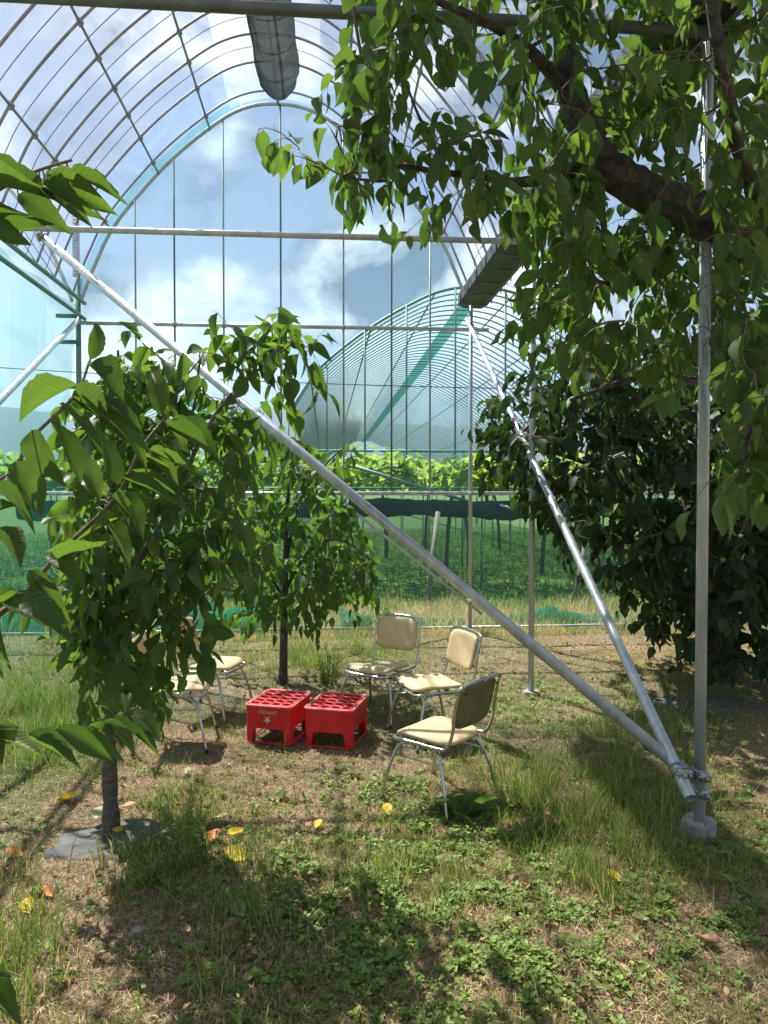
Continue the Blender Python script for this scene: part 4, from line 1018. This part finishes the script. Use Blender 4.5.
# straw litter
def straw_d(x, y, px, py): return np.clip(1.1-.55*green_d(x, y, px, py), .2, 1)*clear(x, y)
P = scatter(190000, 2.2, 11.5, straw_d, 1.2); n_ = len(P); h = rng.uniform(.015, .10, n_)*(.5+.5*rng.random(n_))
scol = cmix((.28, .18, .10), (.84, .66, .42), rng.beta(1.6, 1.8, n_)); rd = rng.random(n_) < .18; scol[rd] = cmix((.20, .10, .05), (.34, .18, .09), rng.random(rd.sum()))
tag(blades('straw_litter', P, h, rng.uniform(.0016, .0038, n_), rng.uniform(.86, 1.1, n_), scol, M['straw'], rest=.022), 'dry tan straw and dead grass littering the soil', 'dry grass', kind='stuff')
# tall tufts
def tall_d(x, y, px, py):
    g = 1.0*blob(px, py, 545, 810, 95, 32)+.4*blob(px, py, 175, 845, 32, 40)+.8*blob(px, py, 30, 720, 80, 40)+.5*blob(px, py, 640, 760, 50, 50)+.7*blob(px, py, 330, 660, 60, 14)+.5*blob(px, py, 620, 880, 80, 30)+.35*blob(px, py, 420, 860, 90, 40)+.35*blob(px, py, 20, 960, 40, 70)+.3*blob(px, py, 240, 930, 40, 80)+.4*blob(px, py, 140, 870, 30, 30)-1.2*blob(px, py, 462, 818, 45, 28)
    return np.clip(g*np.clip((vnoise(x, y, .13, 3)-.35)*4, 0, 1)+.012*(vnoise(x, y, .10, 11) > .8), 0, 1)*clear(x, y)
P = scatter(23000, 2.2, 9.5, tall_d); n_ = len(P); h = rng.uniform(.05, .23, n_)*(.45+.9*vnoise(P[:, 0], P[:, 1], .22, 15))
gc = cmix((.055, .12, .024), (.24, .31, .07), rng.beta(2, 2.2, n_)); dry = rng.random(n_) < .26; gc[dry] = cmix((.32, .26, .13), (.46, .38, .22), rng.random(dry.sum()))
tag(blades('tall_grass', P, h, rng.uniform(.0025, .0055, n_), rng.uniform(.1, .85, n_), gc, M['blade']), 'taller grass tufts between the chairs and the steel posts', 'grass', kind='stuff')
# strip of dry tall grass and the lawn behind the end wall
def strip(n_, y0, y1, x0, x1): return np.stack([rng.uniform(x0, x1, n_), y0+(y1-y0)*rng.random(n_)**1.4], 1)
P = strip(42000, 9.3, 12.2, -6.5, 8); n_ = len(P); g_ = (vnoise(P[:, 0], P[:, 1], .5, 6) > .52)[:, None]
gc = np.where(g_ & (rng.random((n_, 1)) < .7), cmix((.08, .13, .03), (.19, .24, .07), rng.random(n_)), cmix((.28, .20, .13), (.56, .44, .32), rng.random(n_)))
tag(blades('dry_grass', P, rng.uniform(.05, .42, n_)*np.clip(fbm(P[:, 0], P[:, 1], .6, 2)*1.9-.4, .12, 1.1)*np.where(P[:, 1] < 9.9, .45, 1), rng.uniform(.004, .008, n_), rng.uniform(.1, .95, n_), gc, M['blade']), 'tan dry grass standing along the outside of the end wall', 'dry grass', kind='stuff')
P = strip(70000, 11.6, 34, -14, 17); n_ = len(P)
gc = cmix((.05, .10, .02), (.15, .23, .05), rng.random(n_))
tag(blades('lawn_grass', P, rng.uniform(.05, .22, n_), rng.uniform(.010, .022, n_), rng.uniform(.1, .8, n_), gc, M['blade']), 'green grass growing under the vineyard beyond the end wall', 'grass', kind='stuff')
# low broad-leaved weeds
def weed_d(x, y, px, py):
    g = 1.0*blob(px, py, 420, 930, 120, 80)+.8*blob(px, py, 480, 830, 70, 35)+.5*blob(px, py, 560, 940, 120, 60)+.5*blob(px, py, 400, 790, 60, 20)+.6*blob(px, py, 730, 900, 60, 60)+.25*blob(px, py, 230, 880, 90, 60)+.3*blob(px, py, 500, 720, 120, 40)+.05
    return np.clip(g*np.clip((fbm(x, y, .16, 12)-.36)*3, 0, 1)*.7, 0, 1)*clear(x, y)
P = scatter(6000, 2.2, 9, weed_d); PP, TT, UU, LL, WW = [], [], [], [], []
for x, y in P:
    z = float(hgt(x, y)); k = random.randint(4, 8); a0 = random.random()*6.28; s = random.uniform(.008, .026)*(1.5 if random.random() < .1 else 1)
    for i in range(k):
        a = a0+i*2*PI/k+random.uniform(-.3, .3); e = random.uniform(.1, .9)
        PP.append((x+math.cos(a)*.006, y+math.sin(a)*.006, z+random.uniform(.004, .03))); TT.append((math.cos(a), math.sin(a), e)); UU.append((-math.cos(a)*.6, -math.sin(a)*.6, 1)); LL.append(s*random.uniform(.7, 1.3)); WW.append(random.uniform(.45, .9))
o = leaves('weeds', np.array(PP), np.array(TT), np.array(UU), np.array(LL), np.array(WW), M['weed'], 'lo'); tag(o, 'low broad-leaved green weeds spreading over the front of the floor', 'weeds', kind='stuff')
# crumbled dead leaves among the straw
def lit_d(x, y, px, py): return np.clip(.25+.9*blob(px, py, 210, 850, 90, 50)+.5*blob(px, py, 270, 930, 90, 60)+.4*blob(px, py, 640, 930, 120, 70)+.3*blob(px, py, 420, 660, 200, 20)-.1*green_d(x, y, px, py), 0, 1)*clear(x, y)
P = scatter(3200, 2.2, 9.5, lit_d, 1.1); n_ = len(P)
T = rng.normal(0, 1, (n_, 3)); T[:, 2] *= .25; U = rng.normal(0, .5, (n_, 3)); U[:, 2] += 1
tag(leaves('leaf_litter', np.stack([P[:, 0], P[:, 1], hgt(P[:, 0], P[:, 1])+.012+.015*rng.random(n_)], 1), T, U, rng.uniform(.010, .050, n_), rng.uniform(.25, .8, n_), leafmat('dead_leaf', (.13, .065, .035), (.46, .30, .17), (.35, .22, .1), .12, .8, back=(.42, .28, .17)), 'mid', curlvar=2.5), 'crumbled brown dead leaves scattered in the straw', 'dead leaves', kind='stuff')
# the dock-like plant by the nearest chair and two leafy weeds
def leafy_plant(q, n_, L0, label, rise=.5, wd=(.36, .46), mat='leaf_near', name='broadleaf_weed'):
    root = empty(name, (q[0], q[1], float(hgt(q[0], q[1])))); b = Leafbag(); s = MB()
    for i in range(n_):
        a = i*2.4+random.uniform(-.3, .3); e = random.uniform(.15, rise); L = L0*random.uniform(.6, 1.15); d = np.array([math.cos(a), math.sin(a), e*1.6])
        p = d*L*.25; s.tube([(0, 0, 0), p*.5+[0, 0, .01], p], .0022, 5); b.add(p, np.array([math.cos(a), math.sin(a), e]), np.array([-math.cos(a)*.4, -math.sin(a)*.4, 1]), L, random.uniform(*wd))
    s.build('stem', M['twig_green'], root); b.build('leaf', M[mat], 'hi', root); tag(root, label, 'plant')
leafy_plant(G(462, 820), 9, .18, 'broad green dock plant at the feet of the nearest chair', .9)
leafy_plant(G(735, 800), 5, .13, 'small broad-leaved plant right of the concrete footing', .4)
leafy_plant(G(66, 985), 5, .06, 'tiny green seedling in straw at lower left', .5)
# feathery weed clump beside the young tree
def clump(q, n_, H, spread, label):
    root = empty('weed_clump', (q[0], q[1], float(hgt(q[0], q[1])))); st_ = MB(); b = Leafbag()
    for i in range(n_):
        a = random.random()*6.28; r = spread*random.random()**.6; h_ = H*random.uniform(.5, 1.1); p0 = np.array([math.cos(a)*r*.4, math.sin(a)*r*.4, 0]); p1 = np.array([math.cos(a)*r, math.sin(a)*r, h_])
        P_ = spline([p0, (p0+p1)/2+[0, 0, h_*.1], p1], 4); st_.tube(P_, np.linspace(.0018, .0008, len(P_)), 4, cap=False)
        leafy(b, None, P_, .035, .016, -.2, petiole=.002, wd=(.16, .26))
    st_.build('stem', M['twig_green'], root); b.build('foliage', M['weed'], 'lo', root)['kind'] = 'stuff'; tag(root, label, 'plant')
clump(G(185, 868), 26, .36, .15, 'tall feathery weed clump right of the young tree foot')
clump(G(150, 885), 20, .16, .12, 'low dark weed clump in front of the weed sheet')
clump(G(328, 684), 26, .36, .16, 'tall weed clump right of the small tree behind the crates')

# ------------------------------------------------------------------ vineyard beyond
tre = empty('vine_trellis', (1, 14, 0), label='overhead vine trellis of thin pipes carrying the grapes beyond the wall', cat='trellis'); OT = np.array([1, 14, 0.])
def tr_tube(name, P, r, mat, n=8):
    b = MB(); b.tube(np.asarray(P, float)-OT, r, n); return b.build(name, mat, tre)
for j, y in enumerate(np.arange(14.0, 40, 3.6)):
    for i, x in enumerate(np.arange(-9, 15, 2.4)):
        tr_tube('post', [(x+.3*(j % 2), y, -.02), (x+.3*(j % 2), y, 1.95)], .022, M['greenpipe'])
for y in np.arange(14.0, 40, 3.6): tr_tube('cross_pipe', [(-11, y, 1.94), (16, y, 1.94)], .018, M['greenpipe'], 6)
for x in np.arange(-9, 15, 2.4): tr_tube('long_pipe', [(x, 13.9, 1.98), (x, 40, 1.98)], .014, M['greenpipe'], 6)
a_, c_ = PY(352, 466, 13.5), PY(470, 502, 13.9); tr_tube('guy_pipe', [a_, c_], .03, M['greenpipe'])
a_, c_ = PY(500, 505, 13.5), PY(620, 540, 13.9); tr_tube('guy_pipe', [a_, c_], .022, M['galv'])
# foliage of the vines: a thick canopy
n_ = 26000
x = rng.uniform(-12, 17, n_); y = 14+rng.random(n_)**1.8*26; top = .25+.75*fbm(x, y, 1.6, 3)+.25*(vnoise(x, y, .25, 5) > .75)
keep = vnoise(x, y, .7, 9) > .18; x, y, top = x[keep], y[keep], top[keep]; n_ = len(x)
z = 1.90+top*rng.random(n_)**.8*.95
P = np.stack([x, y, z], 1); T = rng.normal(0, 1, (n_, 3)); T[:, 2] = T[:, 2]*.4-.1; U = rng.normal(0, .5, (n_, 3)); U[:, 2] += 1
tag(leaves('vine_foliage', P, T, U, rng.uniform(.14, .24, n_), rng.uniform(.75, 1.0, n_), M['leaf_vine'], 'vine'), 'bright yellow green grape leaves on top of the trellis', 'grape leaves', kind='stuff')
for k, (x, y, l_) in enumerate([(2.55, 15.5, .3), (3.4, 17.2, -.3), (.6, 18.5, .2), (4.9, 16.4, .5), (-1.8, 16.3, -.2), (6.3, 19, .3), (1.7, 20.5, -.2), (3.0, 22, .2), (-3.6, 19, .3), (5.5, 23, -.3)]):
    root = empty('grape_vine', (x, y, 0)); P_ = spline([(0, 0, -.02), (.05*l_, 0, .6), (.25*l_, .05, 1.2), (.6*l_, .1, 1.85), (l_*1.8, .2, 1.98)], 5)
    b = MB(); b.tube(P_, np.linspace(.06, .028, len(P_)), 8); b.build('trunk', M['bark'], root); tag(root, 'thin dark grape vine trunk standing in the shade under the trellis', 'vine', 'grape vines under the trellis')
# rolled black shade net on the edge of the trellis
def net_roll():
    b = MB(); n_, m = 120, 12; V = []
    for i in range(n_):
        x = -5.5+14.0*i/(n_-1); s = 1+.08*math.sin(x*2.3)+.07*math.sin(x*5.9+1)+.06*math.sin(x*13)+.05*math.sin(x*29)
        for k in range(m):
            a = 2*PI*k/m; V.append((x, 13.75+math.cos(a)*.11*s, 1.58+.03*math.sin(x*1.3)+math.sin(a)*.16*s*(1.25 if math.sin(a) < 0 else .8)))
    F = [(i*m+k, i*m+(k+1) % m, (i+1)*m+(k+1) % m, (i+1)*m+k) for i in range(n_-1) for k in range(m)]
    b.add(V, F); tag(b.build('shade_net_roll', M['black_net']), 'rolled black shade net hanging along the front edge of the trellis', 'net')
net_roll()
a_, c_ = G(427, 606), PY(438, 512, 12.6); b = MB(); ax = np.array(c_)-np.array(a_)
b.tube([(0, 0, -.03), tuple(ax)], [.046, .042], 8); o = b.build('wooden_post', M['wood']); o.location = tuple(a_); tag(o, 'leaning grey wooden post behind the end wall', 'post')
a_, c_ = G(573, 606), PY(590, 520, 12.6); b = MB(); ax = np.array(c_)-np.array(a_)
b.tube([(0, 0, -.03), tuple(ax)], [.045, .04], 8); o = b.build('wooden_post', M['wood']); o.location = tuple(a_); tag(o, 'thinner leaning wooden post beyond the long steel brace', 'post')

# ------------------------------------------------------------------ far tunnels
def tunnel(xc, hw, y0, y1, z0, rise, label, step=.62, rods=True):
    root = empty('far_greenhouse', (xc, y0, 0), label=label, cat='greenhouse', group='arched greenhouses over the vineyard'); OO = np.array([xc, y0, 0.])
    A = arch(xc, hw, z0, rise/2.6, 4)
    ys = np.arange(y0, y1, step)
    for k, y in enumerate(ys):
        b = MB(); b.tube(A+[0, y, 0]-OO, .024 if k else .04, 6); b.build('hoop', M['greenpipe'] if k < 2 else M['hoop'], root)
    for t in (.14, .26, .38, .62, .74, .86):
        s_ = A[int(t*(len(A)-1))]; b = MB(); b.tube([s_+[0, y0, -.04]-OO, s_+[0, y1, -.04]-OO], .022, 6); b.build('purlin', M['galv_dark'], root)
    b = MB(); n_ = len(A); V = np.concatenate([A+[0, y0, .03]-OO, A+[0, y1, .03]-OO]); b.add(V, [(i, i+1, n_+i+1, n_+i) for i in range(n_-1)]); b.build('film_cover', M['film_far'], root)
    b = MB(); w = .24; V = [(sx*w, y-y0, z0+rise-.10-.05*(sx == 0)) for y in (y0-.1, y1) for sx in (-1, 0, 1)]; b.add(V, [(0, 1, 4, 3), (1, 2, 5, 4)]); b.build('ridge_net', M['net_ridge'], root)
    b = MB(); b.tube([(-hw, -.02, z0-.9), (hw, -.02, z0-.9)], .035, 8); b.build('gable_bar', M['greenpipe'], root)
    b = MB(); b.tube([(-hw, -.02, z0-1.35), (hw, -.02, z0-1.35)], .02, 8); b.build('gable_bar', M['greenpipe'], root)
    if rods:
        for f in (-.8, -.6, -.38, -.12, .15, .42, .7):
            z = A[np.argmin(np.abs(A[:, 0]-xc-f*hw))][2]; b = MB(); b.tube([(f*hw, -.02, z0-1.9), (f*hw, -.02, z)], .028, 6); b.build('gable_rod', M['greenpipe'], root)
    for s in (-1, 1):
        for y in np.arange(0, y1-y0, 4.0):
            b = MB(); b.tube([(s*hw, y, -.02), (s*hw, y, z0)], .03, 6); b.build('post', M['greenpipe'], root)
        b = MB(); b.tube([(s*hw, 0, z0), (s*hw, y1-y0, z0)], .03, 6); b.build('eaves_pipe', M['greenpipe'], root)
M['net_ridge'] = netmat('green_ridge_net', (.02, .12, .075), .66, (.4, .8, .7), 2, .1)
tunnel(4.05, 5.0, 19.5, 78, 3.85, 3.45, 'wide arched greenhouse over the vineyard seen through the end wall, right')
tunnel(-6.4, 4.8, 34, 70, 3.6, 2.6, 'lower arched greenhouse farther left behind the young trees', .8)

# overhead wire beyond
b = MB(); P_ = [(-16, 17, 5.15), (-6, 17, 4.55), (2, 17, 4.30), (12, 17, 4.25)]; b.tube(spline(P_, 8), .012, 5); tag(b.build('cable', M['wire']), 'thin black cable stretched across behind the end wall', 'cable')

# hedge of trees behind everything on the horizon and hills
def hills():
    b = MB(); n_, m = 120, 14; V = []
    for i in range(n_):
        a = R(-62)+R(124)*i/(n_-1)
        for j in range(m):
            d = 1700+j*110; hh = (205+120*fbm(np.array([i*.11]), np.array([3.0]), 1.0, 2)[0])*math.sin(PI*min(1, j/9)*.5)*(1+.12*fbm(np.array([i*.5]), np.array([j*.5]), 1, 1)[0])
            V.append((math.sin(a)*d, math.cos(a)*d, hh-3))
    F = [(i*m+j, (i+1)*m+j, (i+1)*m+j+1, i*m+j+1) for i in range(n_-1) for j in range(m-1)]
    b.add(V, F); tag(b.build('hills', simple('forested_hill', (.018, .04, .03), (.035, .065, .04), .02, .95, 0, 0, .1)), kind='structure')
hills()

# ------------------------------------------------------------------ air
def haze(dens):
    m, nt, out = newmat('thin_air'); v = N(nt, 'VolumePrincipled'); v.inputs['Color'].default_value = (.62, .80, 1, 1); v.inputs['Density'].default_value = dens; v.inputs['Anisotropy'].default_value = .2
    nt.links.new(v.outputs[0], out.inputs['Volume'])
    b = MB(); b.box((0, 0, 199), (11000, 11000, 404)); tag(b.build('haze', m, smooth=False), kind='stuff')
HAZE = 2.4e-4
if HAZE: haze(HAZE)

# ------------------------------------------------------------------ light
SUN_EL = R(55); sd_ = unit(np.array([-.53, .85]))           # where the sun stands (x, y)
sl = bpy.data.lights.new('sun', 'SUN'); sl.energy = 5.0; sl.angle = R(.5); sl.color = (1, .94, .84); so = bpy.data.objects.new('sun', sl); C.objects.link(so)
S_ = Vector((sd_[0]*math.cos(SUN_EL), sd_[1]*math.cos(SUN_EL), math.sin(SUN_EL))); so.rotation_euler = S_.to_track_quat('Z', 'Y').to_euler(); so.location = (0, 0, 30)
w = bpy.data.worlds.new('World'); sc.world = w; w.use_nodes = True; nt = w.node_tree; L = nt.links.new
for n_ in list(nt.nodes): nt.nodes.remove(n_)
out = nt.nodes.new('ShaderNodeOutputWorld')
sky = N(nt, 'TexSky', sky_type='NISHITA', sun_disc=False); sky.sun_elevation = SUN_EL; sky.sun_rotation = math.atan2(sd_[0], sd_[1]); sky.air_density = 1.0; sky.dust_density = .8; sky.ozone_density = 1.5
bg = N(nt, 'Background', i_Strength=.045); L(sky.outputs[0], bg.inputs[0])
tc = N(nt, 'TexCoord'); mp = N(nt, 'Mapping'); mp.inputs['Scale'].default_value = (1, 1, 1.7); mp.inputs['Location'].default_value = (.35, .1, .22); L(tc.outputs['Generated'], mp.inputs[0])
n1 = N(nt, 'TexNoise', i_Scale=3.1, i_Detail=9, i_Roughness=.56, i_Distortion=.25); L(mp.outputs[0], n1.inputs['Vector'])
cr = ramp(nt, [(.45, (0, 0, 0)), (.55, (1, 1, 1))]); L(n1.outputs[0], cr.inputs[0])
n2 = N(nt, 'TexNoise', i_Scale=4.2, i_Detail=10, i_Roughness=.58, i_Distortion=.3); mp2 = N(nt, 'Mapping'); mp2.inputs['Location'].default_value = (4, 2, 1); L(tc.outputs['Generated'], mp2.inputs[0]); L(mp2.outputs[0], n2.inputs['Vector'])
cc = ramp(nt, [(.43, (.032, .070, .125)), (.45, (.020, .048, .092)), (.58, (.52, .54, .57))]); L(n2.outputs[0], cc.inputs[0])
bg2 = N(nt, 'Background', i_Strength=1.0); L(cc.outputs[0], bg2.inputs[0])
mx = N(nt, 'MixShader'); L(cr.outputs[0], mx.inputs[0]); L(bg.outputs[0], mx.inputs[1]); L(bg2.outputs[0], mx.inputs[2]); L(mx.outputs[0], out.inputs[0])

sc.view_settings.view_transform = 'Standard'; sc.view_settings.look = 'None'; sc.view_settings.gamma = 1; sc.view_settings.exposure = 1.36
sc.render.engine = 'CYCLES'
sc.cycles.max_bounces = 8; sc.cycles.transparent_max_bounces = 24; sc.cycles.transmission_bounces = 6; sc.cycles.diffuse_bounces = 4; sc.cycles.glossy_bounces = 3
sc.cycles.use_denoising = True; sc.cycles.caustics_reflective = False; sc.cycles.caustics_refractive = False
